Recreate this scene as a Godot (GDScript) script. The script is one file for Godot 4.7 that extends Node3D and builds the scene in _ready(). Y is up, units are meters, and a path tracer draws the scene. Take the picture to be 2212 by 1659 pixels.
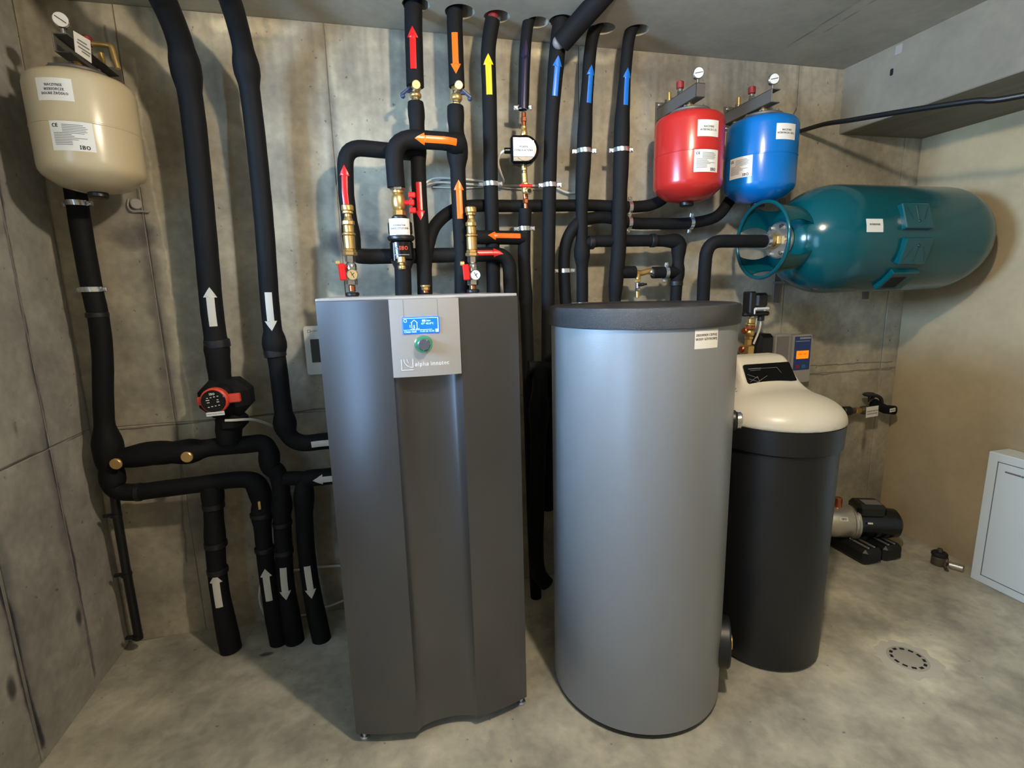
extends Node3D
# Boiler room with bare concrete walls. Back wall at z = 0, floor at y = 0, the viewer stands at z = 2.4.

const LEFT := -1.517
const RIGHT := 2.63
const TOP := 2.578
const FRONT := 3.7

var M := {}
var taken := {}
var trail := {}


func _ready() -> void:
	# ---- camera, light, exposure
	var cam := Camera3D.new()
	cam.name = "camera"
	cam.fov = 73.7967
	cam.near = 0.02
	cam.transform = Transform3D(Basis(Vector3(0.97080, -0.02534, 0.23857), Vector3(0.06823, 0.98251, -0.17327), Vector3(-0.23000, 0.18448, 0.95554)), Vector3(-0.3053, 1.5135, 2.3898))
	add_child(cam)
	cam.current = true
	var we := WorldEnvironment.new()
	we.name = "environment"
	var env := Environment.new()
	env.background_mode = Environment.BG_COLOR
	env.background_color = Color(0.55, 0.7, 0.9)
	env.tonemap_mode = Environment.TONE_MAPPER_LINEAR
	env.tonemap_exposure = 0.85
	env.sdfgi_enabled = true
	env.ssao_enabled = true
	env.ssil_enabled = true
	we.environment = env
	add_child(we)
	# daylight at the end of the light well outside the high window in the left wall
	var day := AreaLight3D.new()
	day.name = "window_daylight"
	day.area_size = Vector2(2.0, 0.62)
	day.light_color = Color(0.66, 0.83, 1.0)
	day.light_energy = 85.0
	day.shadow_enabled = true
	day.transform = Transform3D(Basis(Vector3(0, 0, -1), Vector3(0, 1, 0), Vector3(-1, 0, 0)), Vector3(LEFT - 0.8, 1.95, 1.6))
	add_child(day)
	# daylight through the glazed door in the left wall, beside the viewer
	var door := AreaLight3D.new()
	door.name = "door_daylight"
	door.area_size = Vector2(0.7, 1.5)
	door.light_color = Color(0.64, 0.81, 1.0)
	door.light_energy = 2.2
	door.shadow_enabled = true
	door.transform = Transform3D(Basis(Vector3(0, 0, -1), Vector3(0, 1, 0), Vector3(-1, 0, 0)), Vector3(LEFT + 0.045, 1.2, 2.75))
	add_child(door)
	make_materials()
	room()
	ceiling_lamp()
	# ---- large things
	heat_pump()
	hot_water_tank()
	softener()
	vessels()
	pressure_tank()
	cabinet()
	# ---- pipework
	left_pipes()
	right_pipes()
	# ---- smaller things
	fittings()
	wall_things()
	floor_things()
	cables()


# ---------------------------------------------------------------- helpers
func new_name(called: String) -> String:
	if not taken.has(called):
		taken[called] = 0
		return called
	taken[called] += 1
	return "%s_%03d" % [called, taken[called]]


func tag(o: Node, label: String, category: String, group := "") -> void:
	o.set_meta("label", label)
	o.set_meta("category", category)
	if group:
		o.set_meta("group", group)


func thing(called: String, label: String, category: String, at: Vector3, group := "") -> Node3D:
	var o := Node3D.new()
	o.name = new_name(called)
	o.position = at
	add_child(o)
	tag(o, label, category, group)
	return o


func origin_of(n: Node) -> Vector3:
	var p := Vector3.ZERO
	while n is Node3D and n != self:
		p += n.position
		n = n.get_parent()
	return p


# one named mesh; its vertices are given in room coordinates
func obj(called: String, st: SurfaceTool, m: Material, parent: Node, label := "") -> MeshInstance3D:
	st.generate_normals()
	var o := MeshInstance3D.new()
	o.mesh = st.commit()
	o.material_override = m
	o.name = new_name(called) if parent == self else called
	o.position = -origin_of(parent)
	o.cast_shadow = GeometryInstance3D.SHADOW_CASTING_SETTING_ON
	parent.add_child(o, true)
	if label:
		o.set_meta("label", label)
	return o


func struct(called: String, st: SurfaceTool, m: Material, parent: Node = self) -> MeshInstance3D:
	var o := obj(called, st, m, parent)
	if parent == self:
		o.set_meta("kind", "structure")
	return o


func sh() -> SurfaceTool:
	var st := SurfaceTool.new()
	st.begin(Mesh.PRIMITIVE_TRIANGLES)
	return st


func tri(st: SurfaceTool, a: Vector3, b: Vector3, c: Vector3, g: int) -> void:
	if (b - a).cross(c - a).length_squared() < 1e-20:
		return
	for v in [a, b, c]:
		st.set_smooth_group(g)
		st.add_vertex(v)


# flat convex face turned so that it looks along "out"
func face(st: SurfaceTool, p: Array, out: Vector3) -> void:
	var n: Vector3 = (p[2] - p[0]).cross(p[1] - p[0])
	var flip := n.dot(out) < 0.0
	for i in range(1, p.size() - 1):
		if flip:
			tri(st, p[0], p[i + 1], p[i], -1)
		else:
			tri(st, p[0], p[i], p[i + 1], -1)


# basis whose y runs along d
func along(d: Vector3, hint := Vector3(0, 0, 1)) -> Basis:
	var y := d.normalized()
	if absf(y.dot(hint.normalized())) > 0.98:
		hint = Vector3(1, 0, 0)
	var x := y.cross(hint).normalized()
	return Basis(x, y, x.cross(y))


func lathe(st: SurfaceTool, prof: Array, xf: Transform3D, seg := 28, flat_sides := false) -> void:
	var g := 1
	for j in prof.size() - 1:
		if j > 0:
			var d0: Vector2 = (prof[j] - prof[j - 1]).normalized()
			var d1: Vector2 = (prof[j + 1] - prof[j]).normalized()
			if d0.dot(d1) < 0.8:
				g += 1
		var lo: Vector2 = prof[j]
		var hi: Vector2 = prof[j + 1]
		for i in seg:
			var a := TAU * i / seg
			var b := TAU * (i + 1) / seg
			var pa := xf * Vector3(lo.x * cos(a), lo.y, lo.x * sin(a))
			var pb := xf * Vector3(lo.x * cos(b), lo.y, lo.x * sin(b))
			var pc := xf * Vector3(hi.x * cos(a), hi.y, hi.x * sin(a))
			var pd := xf * Vector3(hi.x * cos(b), hi.y, hi.x * sin(b))
			var sg := -1 if flat_sides else g
			if lo.x > 1e-6:
				tri(st, pa, pb, pd, sg)
			if hi.x > 1e-6:
				tri(st, pa, pd, pc, sg)


func disc_profile(r: float, h: float, bev: float) -> Array:
	return [Vector2(0, 0), Vector2(r - bev, 0), Vector2(r, bev), Vector2(r, h - bev), Vector2(r - bev, h), Vector2(0, h)]


# cylinder from a to b with bevelled rims
func rod(st: SurfaceTool, a: Vector3, b: Vector3, r: float, seg := 20, bev := -1.0) -> void:
	var h := a.distance_to(b)
	if bev < 0.0:
		bev = minf(0.15 * r, 0.3 * h)
	lathe(st, disc_profile(r, h, bev), Transform3D(along(b - a), a), seg)


func hexnut(st: SurfaceTool, a: Vector3, b: Vector3, r: float, sides := 6) -> void:
	var h := a.distance_to(b)
	lathe(st, disc_profile(r, h, minf(0.12 * r, 0.25 * h)), Transform3D(along(b - a), a), sides, true)


func ball(st: SurfaceTool, c: Vector3, r: float, squash := Vector3.ONE, seg := 20) -> void:
	var prof := []
	for k in 11:
		var t := -PI / 2 + PI * k / 10.0
		prof.append(Vector2(r * cos(t) if k > 0 and k < 10 else 0.0, r * sin(t)))
	lathe(st, prof, Transform3D(Basis.from_scale(squash), c), seg)


# chamfered box
func rbox(st: SurfaceTool, xf: Transform3D, size: Vector3, bev := 0.003) -> void:
	var h := size * 0.5
	bev = minf(bev, minf(h.x, minf(h.y, h.z)) * 0.9)
	var pt := func(s: Vector3, axis: int) -> Vector3:
		var v := Vector3(s.x * (h.x - bev), s.y * (h.y - bev), s.z * (h.z - bev))
		v[axis] = s[axis] * h[axis]
		return xf * v
	for ax in 3:
		var u := (ax + 1) % 3
		var w := (ax + 2) % 3
		for sg in [-1.0, 1.0]:
			var q := []
			for k in [[-1, -1], [1, -1], [1, 1], [-1, 1]]:
				var s := Vector3.ZERO
				s[ax] = sg
				s[u] = k[0]
				s[w] = k[1]
				q.append(pt.call(s, ax))
			var out := Vector3.ZERO
			out[ax] = sg
			face(st, q, xf.basis * out)
			# the four edges parallel to axis ax
			for s2 in [-1.0, 1.0]:
				var e := Vector3.ZERO
				e[u] = sg
				e[w] = s2
				var lo := e
				var hi := e
				lo[ax] = -1.0
				hi[ax] = 1.0
				face(st, [pt.call(lo, u), pt.call(hi, u), pt.call(hi, w), pt.call(lo, w)], xf.basis * e)
	for sx in [-1.0, 1.0]:
		for sy in [-1.0, 1.0]:
			for sz in [-1.0, 1.0]:
				var s := Vector3(sx, sy, sz)
				face(st, [pt.call(s, 0), pt.call(s, 1), pt.call(s, 2)], xf.basis * s)


func box(st: SurfaceTool, lo: Vector3, hi: Vector3, bev := 0.003) -> void:
	rbox(st, Transform3D(Basis(), (lo + hi) * 0.5), hi - lo, bev)


# outline in the x-y plane of xf, extruded to +z by depth, with a chamfered front edge
func prism(st: SurfaceTool, poly: PackedVector2Array, depth: float, xf: Transform3D, smooth := false) -> void:
	if Geometry2D.is_polygon_clockwise(poly):
		poly.reverse()
	var ix := Geometry2D.triangulate_polygon(poly)
	var n := poly.size()
	for k in range(0, ix.size(), 3):
		var a := poly[ix[k]]
		var b := poly[ix[k + 1]]
		var c := poly[ix[k + 2]]
		face(st, [xf * Vector3(a.x, a.y, depth), xf * Vector3(b.x, b.y, depth), xf * Vector3(c.x, c.y, depth)], xf.basis.z)
		face(st, [xf * Vector3(a.x, a.y, 0), xf * Vector3(b.x, b.y, 0), xf * Vector3(c.x, c.y, 0)], -xf.basis.z)
	var g := 5
	for i in n:
		var a := poly[i]
		var b := poly[(i + 1) % n]
		var z := poly[(i + n - 1) % n]
		if smooth and (a - z).normalized().dot((b - a).normalized()) < 0.85:
			g += 1
		var out := xf.basis * Vector3(b.y - a.y, a.x - b.x, 0)
		var q := [xf * Vector3(a.x, a.y, 0), xf * Vector3(b.x, b.y, 0), xf * Vector3(b.x, b.y, depth), xf * Vector3(a.x, a.y, depth)]
		if smooth:
			var nn: Vector3 = (q[2] - q[0]).cross(q[1] - q[0])
			if nn.dot(out) < 0.0:
				q.reverse()
			tri(st, q[0], q[1], q[2], g)
			tri(st, q[0], q[2], q[3], g)
		else:
			face(st, q, out)


func round_rect(w: float, h: float, r: float, k := 5) -> PackedVector2Array:
	var p := PackedVector2Array()
	for c in 4:
		var cx := (w * 0.5 - r) * (1 if c in [0, 3] else -1)
		var cy := (h * 0.5 - r) * (1 if c < 2 else -1)
		for i in k + 1:
			var a := PI / 2 * c + PI / 2 * i / k
			p.append(Vector2(cx + r * cos(a), cy + r * sin(a)))
	return p


# corners of a path rounded with radius r
func bend(pts: Array, r: float, k := 7) -> Array:
	var out := [pts[0]]
	for i in range(1, pts.size() - 1):
		var p: Vector3 = pts[i]
		var a: Vector3 = pts[i - 1] - p
		var b: Vector3 = pts[i + 1] - p
		var ang := a.angle_to(b)
		if ang > 2.9:
			out.append(p)
			continue
		var d := minf(r / tan(ang / 2.0), minf(a.length(), b.length()) * 0.48)
		var p0 := p + a.normalized() * d
		var p1 := p + b.normalized() * d
		for j in k + 1:
			var t := float(j) / k
			out.append(p0.lerp(p, t).lerp(p.lerp(p1, t), t))
	out.append(pts[-1])
	return out


# smooth curve through points
func curve(pts: Array, k := 6) -> Array:
	var out := []
	for i in pts.size() - 1:
		var p0: Vector3 = pts[maxi(i - 1, 0)]
		var p1: Vector3 = pts[i]
		var p2: Vector3 = pts[i + 1]
		var p3: Vector3 = pts[mini(i + 2, pts.size() - 1)]
		for j in k:
			var t := float(j) / k
			out.append(0.5 * (2.0 * p1 + (p2 - p0) * t + (2.0 * p0 - 5.0 * p1 + 4.0 * p2 - p3) * t * t + (3.0 * p1 - p0 - 3.0 * p2 + p3) * t * t * t))
	out.append(pts[-1])
	return out


# sleeve radius at p
func swell(p: Vector3, r: float, bulges: Array) -> float:
	var rr := r
	for u in bulges:
		var s := clampf(1.25 - p.distance_to(u[0]) / u[2], 0.0, 1.0)
		rr = maxf(rr, lerpf(r, u[1], s * s * (3.0 - 2.0 * s)))
	return rr


# tube along a path; bulges = [[point, radius, half length], ...] swell the sleeve where it covers a joint
func tube(st: SurfaceTool, pts: Array, r: float, seg := 20, bulges := [], wobble := 0.0) -> void:
	var path := []
	var longest := r * 1.2 if (bulges or wobble > 0.0) else 1e9
	for i in pts.size() - 1:
		var n := maxi(1, int(ceil(pts[i].distance_to(pts[i + 1]) / longest)))
		for j in n:
			path.append(pts[i].lerp(pts[i + 1], float(j) / n))
	path.append(pts[-1])
	trail = {"path": path, "r": r, "bulges": bulges}
	var rings := []
	var side := Vector3.ZERO
	var run := 0.0
	for i in path.size():
		var t: Vector3 = (path[mini(i + 1, path.size() - 1)] - path[maxi(i - 1, 0)]).normalized()
		if i == 0:
			side = along(t).x
		else:
			run += path[i].distance_to(path[i - 1])
		side = (side - t * side.dot(t)).normalized()
		var b := side.cross(t)
		var rr := swell(path[i], r, bulges)
		rr *= 1.0 + wobble * (0.6 * sin(run * 47.0) + 0.4 * sin(run * 101.0 + 1.3))
		var ring := []
		for k in seg:
			var a := TAU * k / seg
			ring.append(path[i] + (side * cos(a) + b * sin(a)) * rr)
		rings.append(ring)
	for i in rings.size() - 1:
		for k in seg:
			var l := (k + 1) % seg
			tri(st, rings[i][k], rings[i][l], rings[i + 1][l], 1)
			tri(st, rings[i][k], rings[i + 1][l], rings[i + 1][k], 1)
	for e in [0, -1]:
		var out: Vector3 = path[0] - path[1] if e == 0 else path[-1] - path[-2]
		for k in seg:
			face(st, [path[e], rings[e][k], rings[e][(k + 1) % seg]], out)


# open patch f(u, v) over nu x nv cells
func sheet(st: SurfaceTool, f: Callable, u0: float, u1: float, v0: float, v1: float, nu: int, nv: int, out: Vector3) -> void:
	for i in nu:
		for j in nv:
			var a: Vector3 = f.call(lerpf(u0, u1, float(i) / nu), lerpf(v0, v1, float(j) / nv))
			var b: Vector3 = f.call(lerpf(u0, u1, (i + 1.0) / nu), lerpf(v0, v1, float(j) / nv))
			var c: Vector3 = f.call(lerpf(u0, u1, (i + 1.0) / nu), lerpf(v0, v1, (j + 1.0) / nv))
			var d: Vector3 = f.call(lerpf(u0, u1, float(i) / nu), lerpf(v0, v1, (j + 1.0) / nv))
			if (c - a).cross(b - a).dot(out) < 0.0:
				tri(st, a, d, c, 1)
				tri(st, a, c, b, 1)
			else:
				tri(st, a, b, c, 1)
				tri(st, a, c, d, 1)


# raised printing: f(x, y, lift) places the letters on a surface
func letters(text: String, height: float, f: Callable, m: Material, parent: Node, bold := true, spacing := 0.0, called := "lettering") -> MeshInstance3D:
	var font := SystemFont.new()
	font.font_names = PackedStringArray(["Droid Sans"])
	font.font_weight = 700 if bold else 400
	var t := TextMesh.new()
	t.font = font
	t.font_size = 32
	t.pixel_size = height / 23.0
	t.depth = 0.0006
	t.curve_step = 2.0
	t.text = text
	t.line_spacing = spacing
	t.horizontal_alignment = HORIZONTAL_ALIGNMENT_CENTER
	t.vertical_alignment = VERTICAL_ALIGNMENT_CENTER
	var a := t.get_mesh_arrays()
	var v: PackedVector3Array = a[Mesh.ARRAY_VERTEX]
	var ix = a[Mesh.ARRAY_INDEX]
	var st := sh()
	var n: int = ix.size() if ix != null and ix.size() > 0 else v.size()
	for k in n:
		var p: Vector3 = v[ix[k]] if ix != null and ix.size() > 0 else v[k]
		st.set_smooth_group(-1)
		st.add_vertex(f.call(p.x, p.y, p.z + 0.0004))
	return obj(called, st, m, parent)


# where (x, y, lift) lies on an upright cylinder: x runs round it from the angle ang (0 looks at the viewer, +x grows)
func on_drum(c: Vector3, r: float, ang: float, y0: float, tilt := 0.0) -> Callable:
	return func(x: float, y: float, d: float) -> Vector3:
		var xx := x * cos(tilt) - y * sin(tilt)
		var yy := x * sin(tilt) + y * cos(tilt)
		var a := ang + xx / r
		return Vector3(c.x + (r + d) * sin(a), y0 + yy, c.z + (r + d) * cos(a))


func on_plane(xf: Transform3D) -> Callable:
	return func(x: float, y: float, d: float) -> Vector3: return xf * Vector3(x, y, d)


func sticker(f: Callable, w: float, h: float, m: Material, parent: Node, out: Vector3, called := "label_sticker", label := "") -> MeshInstance3D:
	var st := sh()
	sheet(st, func(u, v): return f.call(u, v, 0.0004), -w / 2, w / 2, -h / 2, h / 2, 10, 2, out)
	return obj(called, st, m, parent, label)


# small-print data plate: rows of fine grey lines and a dark mark
func data_plate(f: Callable, w: float, h: float, parent: Node, out: Vector3) -> void:
	var s := sticker(f, w, h, M.paper, parent, out, "data_plate", "white data plate with fine print")
	var st := sh()
	var rng := RandomNumberGenerator.new()
	rng.seed = 7
	for k in 13:
		var y := h * (0.36 - 0.055 * k)
		var x0 := -w * 0.2 if k < 5 else -w * 0.42
		var x1 := x0 + w * rng.randf_range(0.4, 0.6 if k < 5 else 0.82)
		if k > 9:
			x1 = minf(x1, w * 0.0)
		sheet(st, func(u, v): return f.call(u, v, 0.0009), x0, x1, y - h * 0.011, y + h * 0.011, 6, 1, out)
	obj("fine_print", st, M.print_grey, s)
	letters("IBO", h * 0.13, func(x, y, d): return f.call(x + w * 0.26, y - h * 0.38, d + 0.0005), M.ink, s)
	letters("CE", h * 0.12, func(x, y, d): return f.call(x - w * 0.36, y + h * 0.33, d + 0.0005), M.ink, s)


# point and radius on the pipe drawn last, s metres along it from the place nearest to p, counted the way d points
func on_trail(p: Vector3, d: Vector3, s: float) -> Array:
	var path: Array = trail.path
	var best := 0
	var frac := 0.0
	var near := 1e9
	for i in path.size() - 1:
		var q := Geometry3D.get_closest_point_to_segment(p, path[i], path[i + 1])
		if q.distance_to(p) < near:
			near = q.distance_to(p)
			best = i
			frac = path[i].distance_to(q)
	var t: Vector3 = path[best + 1] - path[best]
	var dirn := s if t.dot(d) > 0.0 else -s
	var run := frac + dirn
	var i := best
	while run < 0.0 and i > 0:
		i -= 1
		run += path[i].distance_to(path[i + 1])
	while run > path[i].distance_to(path[i + 1]) and i < path.size() - 2:
		run -= path[i].distance_to(path[i + 1])
		i += 1
	var u: Vector3 = (path[i + 1] - path[i]).normalized()
	var q: Vector3 = path[i] + u * run
	return [q, swell(q, trail.r, trail.bulges), u if t.dot(d) > 0.0 else -u]


# arrow sticker wrapped on the pipe drawn last; p on the pipe axis, d the way it points
func arrow(parent: Node, p: Vector3, d: Vector3, r: float, length: float, m: Material, label: String, half := 0.017, hint := Vector3(-0.15, 0, 1)) -> void:
	var u := d.normalized()
	var n := (hint - u * hint.dot(u)).normalized()
	var s := u.cross(n)
	var fine := []
	var rows := [[-0.5, 0.55], [0.0, 0.55], [0.24, 0.55], [0.24, 1.0], [0.37, 0.5], [0.5, 0.0]]
	for k in rows.size() - 1:
		var cuts := 6 if k < 2 else (1 if k == 2 else 3)
		for c in cuts:
			fine.append([lerpf(rows[k][0], rows[k + 1][0], float(c) / cuts), lerpf(rows[k][1], rows[k + 1][1], float(c) / cuts)])
	fine.append(rows[-1])
	rows = fine
	var st := sh()
	for k in rows.size() - 1:
		var a = rows[k]
		var b = rows[k + 1]
		for j in 6:
			var q := []
			for c in [[a, j], [a, j + 1], [b, j + 1], [b, j]]:
				var at := on_trail(p, d, length * c[0][0])
				var rr: float = at[1] * 1.012 + 0.0009
				var w: float = half * c[0][1] * (-1.0 + 2.0 * c[1] / 6.0) / rr
				n = (hint - at[2] * hint.dot(at[2])).normalized()
				s = at[2].cross(n)
				q.append(at[0] + (n * cos(w) + s * sin(w)) * rr)
			var nn: Vector3 = (q[2] - q[0]).cross(q[1] - q[0]) + (q[3] - q[0]).cross(q[2] - q[0])
			if nn.dot(n) < 0.0:
				q.reverse()
			tri(st, q[0], q[1], q[2], 1)
			tri(st, q[0], q[2], q[3], 1)
	obj("arrow_sticker", st, m, parent, label)


# zinc clamp round a pipe, ears left and right
func clamp_on(parent: Node, p: Vector3, d: Vector3, r: float, ears := Vector3(1, 0, 0.25)) -> void:
	var st := sh()
	var u := d.normalized()
	lathe(st, [Vector2(r, -0.008), Vector2(r + 0.003, -0.009), Vector2(r + 0.003, 0.009), Vector2(r, 0.008)], Transform3D(along(u), p), 28)
	var e := (ears - u * ears.dot(u)).normalized()
	for s in [-1.0, 1.0]:
		rbox(st, Transform3D(Basis(e, u, e.cross(u)), p + e * s * (r + 0.01)), Vector3(0.02, 0.018, 0.010), 0.002)
	var c := obj("pipe_clamp", st, M.zinc, parent, "bright zinc pipe clamp")
	for s in [-1.0, 1.0]:
		var sc := sh()
		var f := e.cross(u)
		if f.z < 0.0:
			f = -f
		var q: Vector3 = p + e * s * (r + 0.011)
		rod(sc, q + f * 0.003, q + f * 0.012, 0.006, 12)
		obj("screw", sc, M.zinc, c)


# fittings threaded one after the other from a along d: [kind, radius, height, material, name]
func stack(t: Node, a: Vector3, d: Vector3, list: Array) -> Vector3:
	var u := d.normalized()
	for e in list:
		var b: Vector3 = a + u * e[2]
		var st := sh()
		match e[0]:
			"n": hexnut(st, a, b, e[1])
			"o": hexnut(st, a, b, e[1], 8)
			"c": rod(st, a, b, e[1])
			"s":
				var prof := []
				for k in 9:
					var q := -1.0 + k / 4.0
					prof.append(Vector2(e[1] * (0.62 + 0.38 * sqrt(maxf(0.0, 1.0 - q * q))), e[2] * (0.5 + 0.5 * q)))
				prof.push_front(Vector2(0, 0))
				prof.append(Vector2(0, e[2]))
				lathe(st, prof, Transform3D(along(u), a), 24)
			"k":
				lathe(st, [Vector2(0, 0), Vector2(e[1], 0), Vector2(e[1] * 0.7, e[2]), Vector2(0, e[2])], Transform3D(along(u), a), 24)
		obj(e[4], st, M[e[3]], t)
		a = b
	return a


# closed surface of a distance field, as surface nets
func nets(f: Callable, lo: Vector3, hi: Vector3, cell: float) -> SurfaceTool:
	var n := Vector3i(((hi - lo) / cell).ceil()) + Vector3i.ONE
	var val := PackedFloat32Array()
	val.resize(n.x * n.y * n.z)
	var sx := n.y * n.z
	for i in n.x:
		for j in n.y:
			for k in n.z:
				val[i * sx + j * n.z + k] = f.call(lo + Vector3(i, j, k) * cell)
	var verts := {}
	var corner := [Vector3i(0, 0, 0), Vector3i(1, 0, 0), Vector3i(0, 1, 0), Vector3i(1, 1, 0), Vector3i(0, 0, 1), Vector3i(1, 0, 1), Vector3i(0, 1, 1), Vector3i(1, 1, 1)]
	var edge := [[0, 1], [2, 3], [4, 5], [6, 7], [0, 2], [1, 3], [4, 6], [5, 7], [0, 4], [1, 5], [2, 6], [3, 7]]
	for i in n.x - 1:
		for j in n.y - 1:
			for k in n.z - 1:
				var c := []
				var inside := 0
				for q in corner:
					var v := val[(i + q.x) * sx + (j + q.y) * n.z + k + q.z]
					c.append(v)
					if v < 0.0:
						inside += 1
				if inside == 0 or inside == 8:
					continue
				var sum := Vector3.ZERO
				var cnt := 0
				for e in edge:
					var a: float = c[e[0]]
					var b: float = c[e[1]]
					if (a < 0.0) != (b < 0.0):
						sum += Vector3(corner[e[0]]).lerp(Vector3(corner[e[1]]), a / (a - b))
						cnt += 1
				verts[Vector3i(i, j, k)] = lo + (Vector3(i, j, k) + sum / cnt) * cell
	var st := sh()
	for key in verts:
		for ax in 3:
			var step := Vector3i.ZERO
			step[ax] = 1
			var a := val[key.x * sx + key.y * n.z + key.z]
			var kb: Vector3i = key + step
			if kb.x >= n.x or kb.y >= n.y or kb.z >= n.z:
				continue
			var b := val[kb.x * sx + kb.y * n.z + kb.z]
			if (a < 0.0) == (b < 0.0):
				continue
			var u := Vector3i.ZERO
			var w := Vector3i.ZERO
			u[(ax + 1) % 3] = 1
			w[(ax + 2) % 3] = 1
			var ks := [key, key - u, key - u - w, key - w]
			if not ks.all(func(q): return verts.has(q)):
				continue
			var p := ks.map(func(q): return verts[q])
			var out := Vector3(step) * (1.0 if a < 0.0 else -1.0)
			if (p[2] - p[0]).cross(p[1] - p[0]).dot(out) < 0.0:
				p.reverse()
			tri(st, p[0], p[1], p[2], 1)
			tri(st, p[0], p[2], p[3], 1)
	return st


# ---------------------------------------------------------------- materials
func mat(c: Color, rough := 0.6, metal := 0.0, spec := 0.5) -> StandardMaterial3D:
	var m := StandardMaterial3D.new()
	m.albedo_color = c
	m.roughness = rough
	m.metallic = metal
	m.metallic_specular = spec
	return m


func grain(m: StandardMaterial3D, freq: float, depth: float, size := 256) -> StandardMaterial3D:
	var fn := FastNoiseLite.new()
	fn.noise_type = FastNoiseLite.TYPE_SIMPLEX_SMOOTH
	fn.frequency = 0.06
	fn.fractal_octaves = 3
	var nt := NoiseTexture2D.new()
	nt.width = size
	nt.height = size
	nt.seamless = true
	nt.noise = fn
	m.heightmap_enabled = true
	m.heightmap_texture = nt
	m.heightmap_scale = depth
	m.uv1_triplanar = true
	m.uv1_world_triplanar = true
	m.uv1_scale = Vector3.ONE * freq
	return m


func glow(c: Color, e: float) -> StandardMaterial3D:
	var m := mat(c, 0.4)
	m.emission_enabled = true
	m.emission = c
	m.emission_energy_multiplier = e
	return m


func make_materials() -> void:
	M.foam = grain(mat(Color(0.075, 0.077, 0.082), 0.7, 0.0, 0.3), 9.0, 0.05)
	M.tape = mat(Color(0.07, 0.072, 0.078), 0.5)
	M.black = mat(Color(0.07, 0.07, 0.075), 0.42)
	M.black_gloss = mat(Color(0.045, 0.045, 0.05), 0.22)
	M.rubber = mat(Color(0.09, 0.09, 0.09), 0.75)
	M.dark_steel = mat(Color(0.40, 0.385, 0.365), 0.5, 0.3)
	M.brass = mat(Color(0.85, 0.71, 0.45), 0.32, 0.85)
	M.gold = mat(Color(0.80, 0.66, 0.42), 0.4, 0.6)
	M.copper = mat(Color(0.72, 0.42, 0.28), 0.3, 0.9)
	M.chrome = mat(Color(0.80, 0.79, 0.76), 0.18, 0.95)
	M.steel = mat(Color(0.80, 0.78, 0.74), 0.32, 0.85)
	M.zinc = mat(Color(0.86, 0.87, 0.88), 0.22, 0.9)
	M.paper = mat(Color(0.87, 0.86, 0.83), 0.6)
	M.white_plastic = mat(Color(0.80, 0.80, 0.77), 0.4)
	M.white_wire = mat(Color(0.82, 0.80, 0.75), 0.5)
	M.ink = mat(Color(0.10, 0.10, 0.11), 0.6)
	M.print_grey = mat(Color(0.48, 0.48, 0.47), 0.6)
	M.red = mat(Color(0.80, 0.10, 0.10), 0.3)
	M.dull_red = mat(Color(0.52, 0.14, 0.14), 0.5)
	M.orange = mat(Color(0.95, 0.42, 0.08), 0.3)
	M.yellow = mat(Color(0.95, 0.78, 0.05), 0.35)
	M.blue = mat(Color(0.08, 0.40, 0.72), 0.3)
	M.white_arrow = mat(Color(0.80, 0.78, 0.73), 0.45)
	M.purple = mat(Color(0.13, 0.09, 0.19), 0.3)
	M.pump_orange = mat(Color(0.82, 0.27, 0.17), 0.4)
	M.cream_paint = mat(Color(0.75, 0.69, 0.56), 0.26)
	M.red_paint = mat(Color(0.70, 0.16, 0.14), 0.25)
	M.blue_paint = mat(Color(0.02, 0.40, 0.69), 0.22)
	M.teal_paint = mat(Color(0.02, 0.285, 0.31), 0.16)
	M.teal_dark = mat(Color(0.03, 0.20, 0.24), 0.3)
	M.vinyl = grain(mat(Color(0.53, 0.54, 0.55), 0.38, 0.25, 0.9), 14.0, 0.012)
	M.lid_black = grain(mat(Color(0.085, 0.087, 0.095), 0.32, 0.0, 0.9), 30.0, 0.22)
	M.hp_side = mat(Color(0.42, 0.42, 0.43), 0.30, 0.85)
	M.hp_silver = mat(Color(0.80, 0.79, 0.78), 0.34, 0.65)
	M.hp_dark = mat(Color(0.12, 0.12, 0.125), 0.5, 0.3)
	M.salt_black = mat(Color(0.07, 0.075, 0.085), 0.42, 0.0, 0.55)
	M.salt_lid = mat(Color(0.80, 0.78, 0.72), 0.36)
	M.screen_dark = mat(Color(0.05, 0.052, 0.058), 0.12)
	M.screen_line = mat(Color(0.55, 0.55, 0.55), 0.4)
	M.cabinet = mat(Color(0.86, 0.89, 0.89), 0.5)
	M.gap = mat(Color(0.42, 0.44, 0.44), 0.8)
	M.lcd_blue = glow(Color(0.06, 0.36, 1.0), 1.3)
	M.lcd_white = glow(Color(0.65, 0.85, 1.0), 1.3)
	M.lcd_amber = glow(Color(1.0, 0.52, 0.03), 1.0)
	M.led_green = glow(Color(0.20, 0.55, 0.38), 0.25)
	M.knob_grey = mat(Color(0.38, 0.39, 0.43), 0.35, 0.4)
	M.panel_blue = mat(Color(0.13, 0.22, 0.47), 0.4)
	M.grey_plastic = mat(Color(0.60, 0.585, 0.56), 0.5)
	M.grey_dark = mat(Color(0.47, 0.455, 0.45), 0.5)
	M.glass = mat(Color(0.85, 0.85, 0.83), 0.15)
	M.clear = mat(Color(0.75, 0.78, 0.74, 0.35), 0.1)
	M.clear.transparency = BaseMaterial3D.TRANSPARENCY_ALPHA
	M.drain = mat(Color(0.66, 0.64, 0.58), 0.7)
	M.old_brass = mat(Color(0.36, 0.32, 0.27), 0.55, 0.5)
	M.dark_hole = mat(Color(0.06, 0.06, 0.06), 0.9)


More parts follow.
